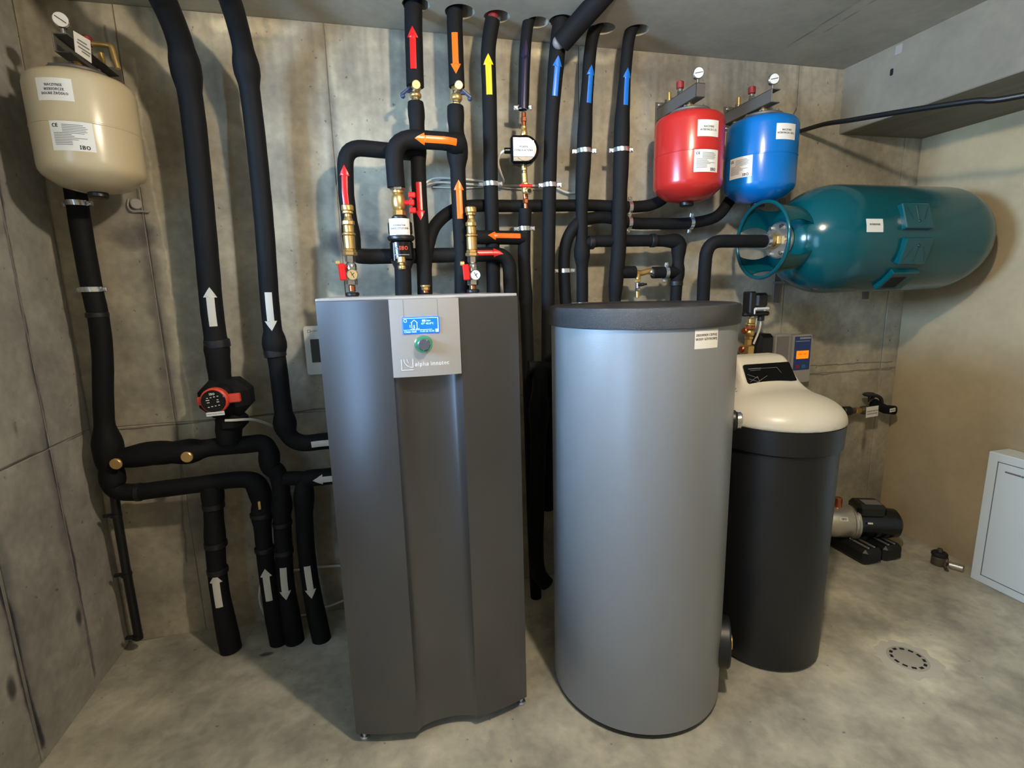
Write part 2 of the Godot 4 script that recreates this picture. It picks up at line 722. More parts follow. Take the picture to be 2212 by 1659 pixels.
# cast concrete for one surface: blotches, runs, pits, stains and cracks; w x h metres, axis tells which way it faces
func concrete(axis: int, w: float, h: float, lo: Vector2, seed_no: int, base: Color, o: Dictionary) -> StandardMaterial3D:
	var res: float = o.get("res", 260.0)
	var nx := int(w * res)
	var ny := int(h * res)
	var big := FastNoiseLite.new()
	big.seed = seed_no
	big.frequency = 1.3
	big.fractal_octaves = 5
	big.fractal_gain = 0.55
	var fine := FastNoiseLite.new()
	fine.seed = seed_no + 1
	fine.frequency = 22.0
	fine.fractal_octaves = 3
	var run := FastNoiseLite.new()
	run.seed = seed_no + 2
	run.frequency = 1.0
	run.fractal_octaves = 3
	var pit := FastNoiseLite.new()
	pit.seed = seed_no + 3
	pit.frequency = 30.0
	var mott := FastNoiseLite.new()
	mott.seed = seed_no + 4
	mott.frequency = 4.5
	mott.fractal_octaves = 5
	mott.fractal_gain = 0.62
	mott.domain_warp_enabled = true
	mott.domain_warp_amplitude = 0.12
	mott.domain_warp_frequency = 3.0
	var amt_mott: float = o.get("mott", 0.16)
	var mul := PackedFloat32Array()
	mul.resize(nx * ny)
	var amt_big: float = o.get("big", 0.17)
	var amt_run: float = o.get("run", 0.06)
	var amt_fine: float = o.get("fine", 0.06)
	var pits: float = o.get("pits", 0.64)
	for j in ny:
		var y := h * (1.0 - (j + 0.5) / ny)
		for i in nx:
			var x := w * (i + 0.5) / nx
			var s := 1.0 + amt_big * big.get_noise_2d(x, y) + amt_fine * fine.get_noise_2d(x, y)
			s += amt_mott * mott.get_noise_2d(x, y)
			if amt_run > 0.0:
				var top := clampf((y - h + 0.75) / 0.75, 0.0, 1.0)
				var rv := run.get_noise_2d(x * 14.0, y * 0.8)
				s -= amt_run * (0.25 + 1.9 * top * top) * maxf(0.0, rv + 0.12) * 1.6
			if pit.get_noise_2d(x, y * 0.8) > pits:
				s *= 0.66
			mul[j * nx + i] = s
	for q in o.get("stains", []):
		if axis == 0:
			q[0] = w - q[0]
		var cx := int((q[0] - lo.x) / w * nx)
		var cy := int((1.0 - (q[1] - lo.y) / h) * ny)
		var rx := int(q[2] / w * nx)
		var ry := int(q[3] / h * ny)
		for j in range(maxi(0, cy - ry), mini(ny, cy + ry)):
			for i in range(maxi(0, cx - rx), mini(nx, cx + rx)):
				var d := Vector2(float(i - cx) / rx, float(j - cy) / ry).length()
				d += 0.35 * big.get_noise_2d(i * 0.02 + q[0] * 9.0, j * 0.02)
				var k := clampf(1.0 - d, 0.0, 1.0)
				k = minf(1.0, k * q[5]) if q.size() > 5 else k * k * (3.0 - 2.0 * k)
				mul[j * nx + i] *= 1.0 + q[4] * k
	for c in o.get("cracks", []):
		var pts: Array = c[0]
		for s in pts.size() - 1:
			var a: Vector2 = pts[s]
			var b: Vector2 = pts[s + 1]
			var steps := int(a.distance_to(b) * res * 2.0) + 1
			for t in steps:
				var p := a.lerp(b, float(t) / steps)
				p += Vector2(big.get_noise_2d(p.x * 3.0, p.y * 3.0), big.get_noise_2d(p.y * 3.0 + 9.0, p.x * 3.0)) * c[3]
				var px := (p.x - lo.x) / w * nx
				if axis == 0:
					px = nx - px
				var py := (1.0 - (p.y - lo.y) / h) * ny
				var rad: float = c[1] * res
				for j in range(int(py - rad), int(py + rad) + 1):
					for i in range(int(px - rad), int(px + rad) + 1):
						if i >= 0 and j >= 0 and i < nx and j < ny:
							var f := clampf(1.2 - Vector2(i - px, j - py).length() / maxf(rad, 0.5), 0.0, 1.0)
							mul[j * nx + i] *= 1.0 + c[2] * f * 0.4
	var rgb := PackedByteArray()
	rgb.resize(nx * ny * 3)
	var hgt := PackedByteArray()
	hgt.resize(nx * ny)
	for k in nx * ny:
		var s := mul[k]
		rgb[k * 3] = clampi(int(255.0 * base.r * s), 0, 255)
		rgb[k * 3 + 1] = clampi(int(255.0 * base.g * s), 0, 255)
		rgb[k * 3 + 2] = clampi(int(255.0 * base.b * (0.1 + 0.9 * s)), 0, 255)
		hgt[k] = clampi(int(128.0 + 200.0 * (s - 1.0)), 0, 255)
	var m := mat(Color.WHITE, o.get("rough", 0.82), 0.0, 0.35)
	m.albedo_texture = ImageTexture.create_from_image(Image.create_from_data(nx, ny, false, Image.FORMAT_RGB8, rgb))
	m.heightmap_enabled = true
	m.heightmap_texture = ImageTexture.create_from_image(Image.create_from_data(nx, ny, false, Image.FORMAT_L8, hgt))
	m.heightmap_scale = o.get("relief", 0.35)
	m.uv1_triplanar = true
	m.uv1_world_triplanar = true
	m.uv1_triplanar_sharpness = 8.0
	match axis:
		2:
			m.uv1_scale = Vector3(1.0 / w, 1.0 / h, 1.0)
			m.uv1_offset = Vector3(-lo.x / w, -1.0 - lo.y / h, 0)
		0:
			m.uv1_scale = Vector3(1.0, 1.0 / h, 1.0 / w)
			m.uv1_offset = Vector3(0, -1.0 - lo.y / h, -lo.x / w)
		1:
			m.uv1_scale = Vector3(1.0 / w, 1.0, 1.0 / h)
			m.uv1_offset = Vector3(-lo.x / w, 0, -lo.y / h)
	return m


# ---------------------------------------------------------------- the room
func room() -> void:
	var wide := RIGHT - LEFT
	var warm := Color(0.63, 0.60, 0.53)
	# stains: x, y, half width, half height, darkening (negative) or lightening, [hardness]
	var back := concrete(2, wide, TOP, Vector2(LEFT, 0), 11, warm, {
		"stains": [[-1.21, 1.5, 0.05, 1.0, -0.28], [-1.15, 1.2, 0.04, 0.9, 0.12], [-1.16, 0.55, 0.2, 0.35, -0.22], [-1.0, 2.52, 0.5, 0.09, 0.18],
			[-0.47, 2.1, 0.035, 0.6, -0.25], [-0.4, 1.72, 0.17, 0.08, -0.4, 2.0], [-0.36, 1.73, 0.1, 0.05, 0.25, 2.0], [-0.55, 1.55, 0.12, 0.22, 0.15],
			[0.1, 2.53, 0.6, 0.05, 0.2], [0.6, 2.535, 0.25, 0.035, 0.3, 2.0], [-0.75, 2.54, 0.2, 0.04, 0.25, 2.0], [-0.45, 2.45, 0.03, 0.2, 0.2], [1.3, 2.3, 0.4, 0.25, -0.1], [0.25, 1.2, 0.3, 0.5, 0.06], [-0.75, 1.5, 0.12, 0.5, 0.1], [-0.7, 0.5, 0.3, 0.35, -0.15], [1.0, 2.48, 0.9, 0.22, -0.18], [1.75, 1.35, 0.5, 0.3, 0.06], [2.2, 0.55, 0.25, 0.4, -0.15],
			[2.45, 0.55, 0.03, 0.16, -0.3], [-1.25, 1.75, 0.11, 0.06, -0.25, 2.0], [-0.25, 2.1, 0.06, 0.06, -0.2]],
		"cracks": [[[Vector2(-1.45, 0.975), Vector2(-1.0, 0.99), Vector2(-0.6, 1.0)], 0.003, -0.7, 0.006], [[Vector2(1.80, 2.53), Vector2(1.80, 2.38), Vector2(1.77, 2.33), Vector2(1.76, 2.25)], 0.003, -0.8, 0.006],
			[[Vector2(1.85, 1.04), Vector2(2.2, 1.03), Vector2(2.6, 1.03)], 0.003, -0.6, 0.01], [[Vector2(1.85, 0.985), Vector2(2.2, 0.98), Vector2(2.6, 0.985)], 0.003, -0.6, 0.012],
			[[Vector2(-1.24, 2.5), Vector2(-1.21, 1.8), Vector2(-1.20, 1.0), Vector2(-1.25, 0.35)], 0.005, -0.2, 0.01], [[Vector2(-1.17, 2.4), Vector2(-1.15, 1.6), Vector2(-1.14, 0.9)], 0.006, 0.06, 0.02]]})
	var st := sh()
	box(st, Vector3(LEFT - 0.2, -0.2, -0.25), Vector3(RIGHT + 0.2, TOP + 0.2, -0.004), 0.0)
	var wall := struct("wall_back", st, back)
	# the shuttering left shallow joints between the cast panels
	var xs := [LEFT, -1.206, -0.47, 0.62, 1.802, 2.515, RIGHT]
	var ys := [0.0, 0.988, TOP]
	for i in xs.size() - 1:
		for j in ys.size() - 1:
			st = sh()
			box(st, Vector3(xs[i] + 0.0015, ys[j] + 0.001, -0.02), Vector3(xs[i + 1] - 0.0015, ys[j + 1] - 0.001, 0.0 + (0.0015 if i % 2 == 1 else 0.0)), 0.002)
			struct("panel", st, back, wall)
	var side := concrete(0, FRONT, TOP, Vector2(0, 0), 23, Color(0.60, 0.59, 0.56), {"run": 0.03, "big": 0.13, "res": 200.0,
		"stains": [[0.28, 0.8, 0.05, 0.9, -0.2], [0.6, 0.5, 0.05, 0.6, -0.25], [0.22, 1.9, 0.3, 0.5, -0.05], [0.3, 0.33, 0.03, 0.05, -0.5, 2.0], [0.66, 0.33, 0.03, 0.06, -0.5, 2.0], [0.42, 1.1, 0.02, 0.05, -0.3]],
		"cracks": [[[Vector2(0.05, 0.985), Vector2(0.55, 1.0)], 0.003, -0.8, 0.004], [[Vector2(0.26, 2.2), Vector2(0.275, 1.2), Vector2(0.262, 0.5), Vector2(0.268, 0.05)], 0.011, -0.28, 0.012], [[Vector2(0.60, 1.6), Vector2(0.615, 0.8), Vector2(0.605, 0.05)], 0.014, -0.3, 0.014]]})
	# left wall, with the opening of the high window
	st = sh()
	var wz0 := 0.85
	var wz1 := 1.75
	var wy0 := 1.64
	var wy1 := 2.26
	box(st, Vector3(LEFT - 0.25, -0.2, -0.25), Vector3(LEFT - 0.004, wy0, FRONT + 0.2), 0.0)
	box(st, Vector3(LEFT - 0.25, wy1, -0.25), Vector3(LEFT - 0.004, TOP + 0.2, FRONT + 0.2), 0.0)
	box(st, Vector3(LEFT - 0.25, wy0, -0.25), Vector3(LEFT - 0.004, wy1, wz0), 0.0)
	box(st, Vector3(LEFT - 0.25, wy0, wz1), Vector3(LEFT - 0.004, wy1, FRONT + 0.2), 0.0)
	wall = struct("wall_left", st, side)
	var zs := [0.0, 0.268, 0.61, 1.0]
	for i in zs.size() - 1:
		for j in ys.size() - 1:
			st = sh()
			box(st, Vector3(LEFT - 0.02, ys[j] + 0.001, zs[i] + 0.002), Vector3(LEFT + (0.003 if i == 1 else 0.0), ys[j + 1] - 0.001, zs[i + 1] - 0.002), 0.003)
			struct("panel", st, side, wall)
	# window: white frame with a clear pane; outside it a concrete light well
	st = sh()
	for b in [[wy0, wy0 + 0.05, wz0, wz1], [wy1 - 0.05, wy1, wz0, wz1], [wy0, wy1, wz0, wz0 + 0.05], [wy0, wy1, wz1 - 0.05, wz1], [wy0, wy1, 1.28, 1.32]]:
		box(st, Vector3(LEFT - 0.14, b[0], b[2]), Vector3(LEFT - 0.08, b[1], b[3]), 0.004)
	var win := struct("window_1", st, M.white_plastic)
	st = sh()
	box(st, Vector3(LEFT - 0.115, wy0 + 0.04, wz0 + 0.04), Vector3(LEFT - 0.105, wy1 - 0.04, wz1 - 0.04), 0.001)
	var pane := mat(Color(0.9, 0.95, 1.0, 0.08), 0.05)
	pane.transparency = BaseMaterial3D.TRANSPARENCY_ALPHA
	obj("window_pane", st, pane, win)
	st = sh()
	for b in [[-0.95, 1.44, 0.4, -0.25, 1.62, 2.8], [-0.95, 2.28, 0.4, -0.25, 2.46, 2.8], [-0.95, 1.44, 0.3, -0.25, 2.46, 0.58], [-0.95, 1.44, 2.62, -0.25, 2.46, 2.8], [-1.0, 1.44, 0.3, -0.84, 2.46, 2.8]]:
		box(st, Vector3(LEFT + b[0], b[1], b[2]), Vector3(LEFT + b[3], b[4], b[5]), 0.001)
	struct("trim_2", st, M.grey_dark)
	# right wall: smooth buff plaster
	var plaster := concrete(0, FRONT, TOP, Vector2(0, 0), 31, Color(0.69, 0.62, 0.49), {"run": 0.0, "big": 0.10, "mott": 0.03, "fine": 0.02, "pits": 2.0, "relief": 0.06, "res": 110.0, "rough": 0.7})
	st = sh()
	box(st, Vector3(RIGHT, -0.2, -0.25), Vector3(RIGHT + 0.2, TOP + 0.2, FRONT + 0.2), 0.0)
	struct("wall_right", st, plaster)
	st = sh()
	box(st, Vector3(LEFT - 0.25, -0.2, FRONT), Vector3(RIGHT + 0.2, TOP + 0.2, FRONT + 0.2), 0.0)
	struct("wall_front", st, plaster)
	# glazed door beside the viewer
	st = sh()
	for b in [[2.28, 2.40, 0.0, 2.08], [3.10, 3.22, 0.0, 2.08], [2.28, 3.22, 1.96, 2.08], [2.28, 3.22, 0.0, 0.44]]:
		box(st, Vector3(LEFT + 0.001, b[2], b[0]), Vector3(LEFT + 0.04, b[3], b[1]), 0.004)
	var door := struct("door_1", st, M.white_plastic)
	st = sh()
	box(st, Vector3(LEFT + 0.006, 0.43, 2.39), Vector3(LEFT + 0.016, 1.97, 3.11), 0.001)
	obj("door_pane", st, glow(Color(0.66, 0.84, 1.0), 0.8), door)
	# floor: trowelled screed
	var screed := concrete(1, wide, FRONT, Vector2(LEFT, 0), 47, Color(0.67, 0.65, 0.58), {"run": 0.0, "mott": 0.2, "big": 0.2, "fine": 0.05, "pits": 0.66, "relief": 0.2, "res": 200.0, "rough": 0.6,
		"stains": [[-1.15, FRONT - 0.2, 0.35, 0.2, -0.12], [-0.95, FRONT - 0.6, 0.5, 0.5, -0.08], [1.66, FRONT - 1.0, 0.2, 0.2, 0.22, 2.0], [1.9, FRONT - 1.25, 0.3, 0.1, -0.1], [0.3, FRONT - 1.3, 0.5, 0.15, 0.08], [-0.3, FRONT - 1.5, 0.4, 0.2, -0.08], [1.5, FRONT - 1.5, 0.4, 0.3, 0.06], [-0.9, FRONT - 0.25, 0.04, 0.02, -0.5, 2.0]]})
	st = sh()
	box(st, Vector3(LEFT - 0.25, -0.2, -0.25), Vector3(RIGHT + 0.2, 0, FRONT + 0.2), 0.0)
	struct("floor", st, screed)
	# ceiling slab with the core holes the risers pass through
	var slab := concrete(1, wide, FRONT, Vector2(LEFT, 0), 59, Color(0.66, 0.64, 0.58), {"run": 0.0, "mott": 0.05, "big": 0.12, "fine": 0.03, "pits": 2.0, "relief": 0.1, "res": 130.0,
		"cracks": [[[Vector2(1.58, FRONT - 0.15), Vector2(1.55, FRONT - 0.9)], 0.004, -0.5, 0.003], [[Vector2(1.64, FRONT - 0.3), Vector2(1.60, FRONT - 0.9)], 0.003, -0.4, 0.003]]})
	var c := CSGBox3D.new()
	c.name = "ceiling"
	c.size = Vector3(wide + 0.45, 0.3, FRONT + 0.45)
	c.position = Vector3((LEFT + RIGHT) / 2 - 0.025, TOP + 0.15, FRONT / 2 - 0.025)
	c.material = slab
	c.set_meta("kind", "structure")
	add_child(c)
	for h in [[-0.115, 0.20, 0.052], [0.055, 0.18, 0.058], [0.205, 0.172, 0.052], [0.375, 0.158, 0.048], [0.47, 0.19, 0.05], [0.665, 0.16, 0.052], [0.815, 0.174, 0.052], [-0.95, 0.5, 0.08], [-0.75, 0.48, 0.075]]:
		var y := CSGCylinder3D.new()
		y.name = "core_hole"
		y.operation = CSGShape3D.OPERATION_SUBTRACTION
		y.radius = h[2]
		y.height = 0.4
		y.sides = 28
		y.material = slab
		y.position = Vector3(h[0], TOP + 0.02, h[1]) - c.position
		c.add_child(y, true)
	# downstand beam along the right side
	st = sh()
	box(st, Vector3(2.075, 2.264, -0.02), Vector3(RIGHT + 0.02, TOP + 0.02, FRONT + 0.02), 0.004)
	var beam := struct("trim_1", st, concrete(0, FRONT, 0.4, Vector2(0, 2.2), 71, Color(0.50, 0.48, 0.43), {"run": 0.0, "mott": 0.06, "big": 0.1, "fine": 0.03, "pits": 2.0, "relief": 0.08, "res": 110.0}))
	st = sh()
	prism(st, round_rect(0.034, 0.04, 0.004), 0.002, Transform3D(Basis(Vector3(0, 0, 1), Vector3(0, 1, 0), Vector3(-1, 0, 0)), Vector3(2.075, 2.549, 0.295)))
	obj("cast_mark", st, M.grey_plastic, beam)
	st = sh()
	prism(st, round_rect(0.016, 0.03, 0.006), 0.001, Transform3D(Basis(Vector3(0, 0, 1), Vector3(0, 1, 0), Vector3(-1, 0, 0)), Vector3(2.075, 2.463, 0.269)))
	obj("form_hole", st, M.dark_hole, beam)


func ceiling_lamp() -> void:
	var p := Vector3(0.33, TOP, 1.77)
	var t := thing("ceiling_lamp", "bare globe bulb in a white holder on the concrete ceiling above the viewer", "lamp", p)
	var st := sh()
	lathe(st, [Vector2(0, 0), Vector2(0.045, 0), Vector2(0.045, -0.012), Vector2(0.025, -0.02), Vector2(0.022, -0.06), Vector2(0, -0.06)].map(func(v): return Vector2(v.x, v.y)), Transform3D(Basis(), p), 24)
	obj("lamp_holder", st, M.white_plastic, t)
	st = sh()
	ball(st, p + Vector3(0, -0.1, 0), 0.045)
	obj("bulb", st, glow(Color(1.0, 0.93, 0.8), 6.0), t)
	var l := OmniLight3D.new()
	l.name = "bulb_light"
	l.position = Vector3(0, -0.1, 0)
	l.light_color = Color(1.0, 0.93, 0.83)
	l.light_energy = 3.1
	l.light_size = 0.045
	l.omni_range = 12.0
	l.omni_attenuation = 2.0
	l.shadow_enabled = true
	t.add_child(l)


# ---------------------------------------------------------------- heat pump
func hp_front(x: float) -> float:
	var q := (x + 0.2) / 0.3
	return 0.81 + 0.052 * (1.0 - q * q)


func heat_pump() -> void:
	var x0 := -0.5
	var x1 := 0.1
	var t := thing("heat_pump", "tall graphite metal heat pump cabinet with a silver control panel and glowing blue display", "heat pump", Vector3(-0.2, 0, 0.48))
	var top := 1.488
	# casing: box with a bowed front and a hollow channel down the middle
	var outline := PackedVector2Array([Vector2(x0, -0.225), Vector2(x1, -0.225)])
	var front := PackedVector2Array()
	var n := 44
	for i in n + 1:
		var x := lerpf(x1, x0, float(i) / n)
		var z := hp_front(x)
		var q := (x + 0.193) / 0.098
		if absf(q) < 1.0:
			z -= 0.010 + 0.028 * pow(1.0 - q * q, 0.8)
		front.append(Vector2(x, -z))
	outline.append_array(front)
	var st := sh()
	prism(st, outline, top - 0.04, Transform3D(Basis(Vector3(1, 0, 0), Vector3(0, 0, -1), Vector3(0, 1, 0)), Vector3(0, 0.04, 0)), true)
	obj("casing", st, M.hp_side, t)
	st = sh()
	box(st, Vector3(x0 - 0.001, top, 0.22), Vector3(x1 + 0.001, top + 0.009, 0.80), 0.002)
	obj("top_plate", st, M.hp_silver, t)
	# silver cover over the top of the channel
	var y0 := 1.262
	st = sh()
	var cover := PackedVector2Array()
	for i in 13:
		var x := lerpf(-0.094, -0.296, i / 12.0)
		cover.append(Vector2(x, -(hp_front(x) + 0.006)))
	cover.append(Vector2(-0.296, -0.8))
	cover.append(Vector2(-0.094, -0.8))
	prism(st, cover, top + 0.001 - y0, Transform3D(Basis(Vector3(1, 0, 0), Vector3(0, 0, -1), Vector3(0, 1, 0)), Vector3(0, y0, 0)), true)
	var panel := obj("control_panel", st, M.hp_silver, t, "silver control panel with raised lettering")
	var f := func(x: float, y: float, d: float) -> Vector3: return Vector3(x, y, hp_front(x) + 0.006 + d)
	var at := func(cx: float, cy: float) -> Callable: return func(x: float, y: float, d: float) -> Vector3: return f.call(cx + x, cy + y, d)
	for xl in [-0.256, -0.158]:
		st = sh()
		sheet(st, func(u, v): return f.call(u, v, 0.0005), xl, xl + 0.0012, 1.43, top, 1, 1, Vector3(0, 0, 1))
		obj("groove", st, M.grey_dark, panel)
	# display
	var dx := -0.2075
	var dy := 1.4135
	st = sh()
	rbox(st, Transform3D(Basis(Vector3.UP, -0.0), Vector3(dx, dy, hp_front(dx) + 0.006)), Vector3(0.107, 0.049, 0.006), 0.002)
	var disp := obj("display", st, M.lcd_blue, t, "glowing blue display")
	st = sh()
	var zf := hp_front(dx) + 0.0097
	var bar := func(ax: float, ay: float, w: float, h: float): box(st, Vector3(dx + ax, dy + ay, zf - 0.001), Vector3(dx + ax + w, dy + ay + h, zf), 0.0)
	bar.call(-0.051, 0.020, 0.101, 0.0015)
	bar.call(0.048, -0.021, 0.002, 0.041)
	bar.call(-0.051, -0.0135, 0.082, 0.0012)
	bar.call(0.0405, -0.021, 0.008, 0.009)
	bar.call(0.003, 0.010, 0.010, 0.006)
	# house outline
	bar.call(-0.028, -0.008, 0.0018, 0.016)
	bar.call(-0.013, -0.008, 0.0018, 0.016)
	bar.call(-0.033, -0.006, 0.0018, 0.008)
	bar.call(-0.022, -0.008, 0.003, 0.009)
	for s in [-1.0, 1.0]:
		rbox(st, Transform3D(Basis(Vector3(0, 0, 1), -0.72 * s), Vector3(dx - 0.0198 + 0.0048 * s, dy + 0.0115, zf - 0.0005)), Vector3(0.013, 0.0018, 0.001), 0.0001)
	for k in 6:
		var a := TAU * k / 6
		rbox(st, Transform3D(Basis(Vector3(0, 0, 1), a), Vector3(dx - 0.045 + 0.004 * cos(a), dy + 0.014 + 0.004 * sin(a), zf - 0.0005)), Vector3(0.0015, 0.0045, 0.001), 0.0001)
	obj("display_icon", st, M.lcd_white, disp)
	var fd := func(ox: float, oy: float) -> Callable: return func(x: float, y: float, d: float) -> Vector3: return Vector3(dx + ox + x, dy + oy + y, zf - 0.0012 + d)
	letters("+29.2°C", 0.0055, fd.call(-0.018, -0.0115), M.lcd_white, disp)
	letters("Aus", 0.005, fd.call(0.021, 0.013), M.lcd_white, disp)
	letters("47° 48.0°C", 0.0055, fd.call(0.018, 0.0045), M.lcd_white, disp)
	letters("Cisza test", 0.0055, fd.call(-0.032, -0.018), M.lcd_white, disp)
	letters("11.07.22 11:19", 0.0046, fd.call(0.016, -0.018), M.lcd_white, disp)
	# turn knob with green ring
	var kc := Vector3(dx + 0.004, 1.3575, hp_front(dx) + 0.006)
	st = sh()
	rod(st, kc, kc + Vector3(0, 0, 0.004), 0.0265, 36)
	var knob := obj("turn_knob", st, M.chrome, t, "round turn knob in a green lit ring")
	st = sh()
	rod(st, kc + Vector3(0, 0, 0.004), kc + Vector3(0, 0, 0.006), 0.0245, 36)
	obj("knob_ring", st, M.led_green, knob)
	st = sh()
	rod(st, kc + Vector3(0, 0, 0.005), kc + Vector3(0, 0, 0.022), 0.0185, 36)
	obj("knob_cap", st, M.knob_grey, knob)
	st = sh()
	for k in 7:
		var a := TAU * k / 7 + 0.3
		rbox(st, Transform3D(Basis(Vector3(0, 0, 1), a), kc + Vector3(-0.0155 * sin(a), 0.0155 * cos(a), 0.022)), Vector3(0.0015, 0.006, 0.002), 0.0003)
	obj("knob_mark", st, M.chrome, knob)
	# raised name and emblem
	letters("alpha innotec", 0.0112, at.call(-0.1815, 1.2985), mat(Color(0.9, 0.9, 0.89), 0.35, 0.2), panel)
	st = sh()
	for b in [[-0.0175, -0.0165, 0.0022, 0.033], [-0.0175, -0.0165, 0.035, 0.0022], [0.0155, -0.008, 0.0022, 0.0245]]:
		sheet(st, func(u, v): return f.call(-0.2545 + u, 1.2985 + v, 0.0016), b[0], b[0] + b[2], b[1], b[1] + b[3], 1, 1, Vector3(0, 0, 1))
	for k in 9:
		var a0 := PI + 0.5 * PI * k / 9.0
		sheet(st, func(u, v): return f.call(-0.2545 + 0.0155 + (0.0235 + v) * cos(u), 1.2985 + 0.0165 + (0.0235 + v) * sin(u), 0.0016), a0, a0 + PI / 18, 0.0, 0.002, 1, 1, Vector3(0, 0, 1))
	for k in 6:
		var a0 := PI + 0.25 * PI * k / 6.0
		sheet(st, func(u, v): return f.call(-0.2545 + 0.0155 + (0.0145 + v) * cos(u), 1.2985 + 0.0165 + (0.0145 + v) * sin(u), 0.0016), a0, a0 + PI / 24, 0.0, 0.002, 1, 1, Vector3(0, 0, 1))
	obj("emblem", st, mat(Color(0.9, 0.9, 0.89), 0.35, 0.2), panel)
	for q in [Vector3(-0.475, 0, 0.79), Vector3(0.083, 0, 0.79), Vector3(-0.475, 0, 0.25), Vector3(0.083, 0, 0.25)]:
		st = sh()
		rod(st, q, q + Vector3(0, 0.012, 0), 0.017)
		rod(st, q + Vector3(0, 0.012, 0), q + Vector3(0, 0.042, 0), 0.008)
		obj("foot", st, M.zinc, t)


# ---------------------------------------------------------------- hot water tank
func hot_water_tank() -> void:
	var c := Vector3(0.553, 0, 0.762)
	var r := 0.311
	var t := thing("hot_water_tank", "large grey vinyl covered hot water cylinder with a black lid standing on the floor", "water tank", c)
	var st := sh()
	lathe(st, [Vector2(0, 0.012), Vector2(r - 0.012, 0.012), Vector2(r, 0.022), Vector2(r, 1.40), Vector2(0, 1.40)], Transform3D(Basis(), c), 96)
	obj("jacket", st, M.vinyl, t)
	st = sh()
	lathe(st, [Vector2(0, 0), Vector2(r - 0.008, 0), Vector2(r - 0.004, 0.006), Vector2(r - 0.004, 0.016), Vector2(0, 0.016)], Transform3D(Basis(), c), 72)
	obj("base_ring", st, M.black, t)
	st = sh()
	lathe(st, [Vector2(0, 1.385), Vector2(r + 0.006, 1.385), Vector2(r + 0.008, 1.39), Vector2(r + 0.008, 1.437), Vector2(r + 0.004, 1.446), Vector2(r - 0.006, 1.449), Vector2(r - 0.02, 1.442), Vector2(0, 1.44)], Transform3D(Basis(), c), 96)
	obj("tank_lid", st, M.lid_black, t, "black grained lid")
	var f := on_drum(c, r, 0.0, 0.0)
	var p := Vector3(0.602, 1.353, 1.05)
	var ang := atan2(p.x - c.x, p.z - c.z)
	f = on_drum(c, r, ang, 1.352, 0.0)
	var s := sticker(f, 0.088, 0.056, M.paper, t, Vector3(0, 0, 1))
	letters("ZBIORNIK CIEPŁEJ\nWODY UŻYTKOWEJ", 0.0067, func(x, y, d): return f.call(x, y + 0.006, d), M.ink, s, true, 3.0)
	# flange cover low on the right side, with its gauge above
	var d := Vector3(0.86, 0.0, 0.51).normalized()
	var q := Vector3(c.x, 0.205, c.z) + d * 0.295
	st = sh()
	rod(st, q - d * 0.03, q + d * 0.045, 0.092, 40, 0.006)
	var fl := obj("flange_cover", st, M.black, t, "black round flange cover")
	st = sh()
	rod(st, q + d * 0.045, q + d * 0.056, 0.028, 24)
	obj("brass_plug", st, M.brass, fl)
	q = Vector3(c.x, 1.05, c.z) + d * 0.308
	st = sh()
	rod(st, q - d * 0.02, q + d * 0.014, 0.036, 32)
	var gauge := obj("thermometer", st, M.black, t, "round thermometer with a chrome rim")
	st = sh()
	rod(st, q + d * 0.012, q + d * 0.032, 0.03, 32)
	obj("gauge_rim", st, M.chrome, gauge)


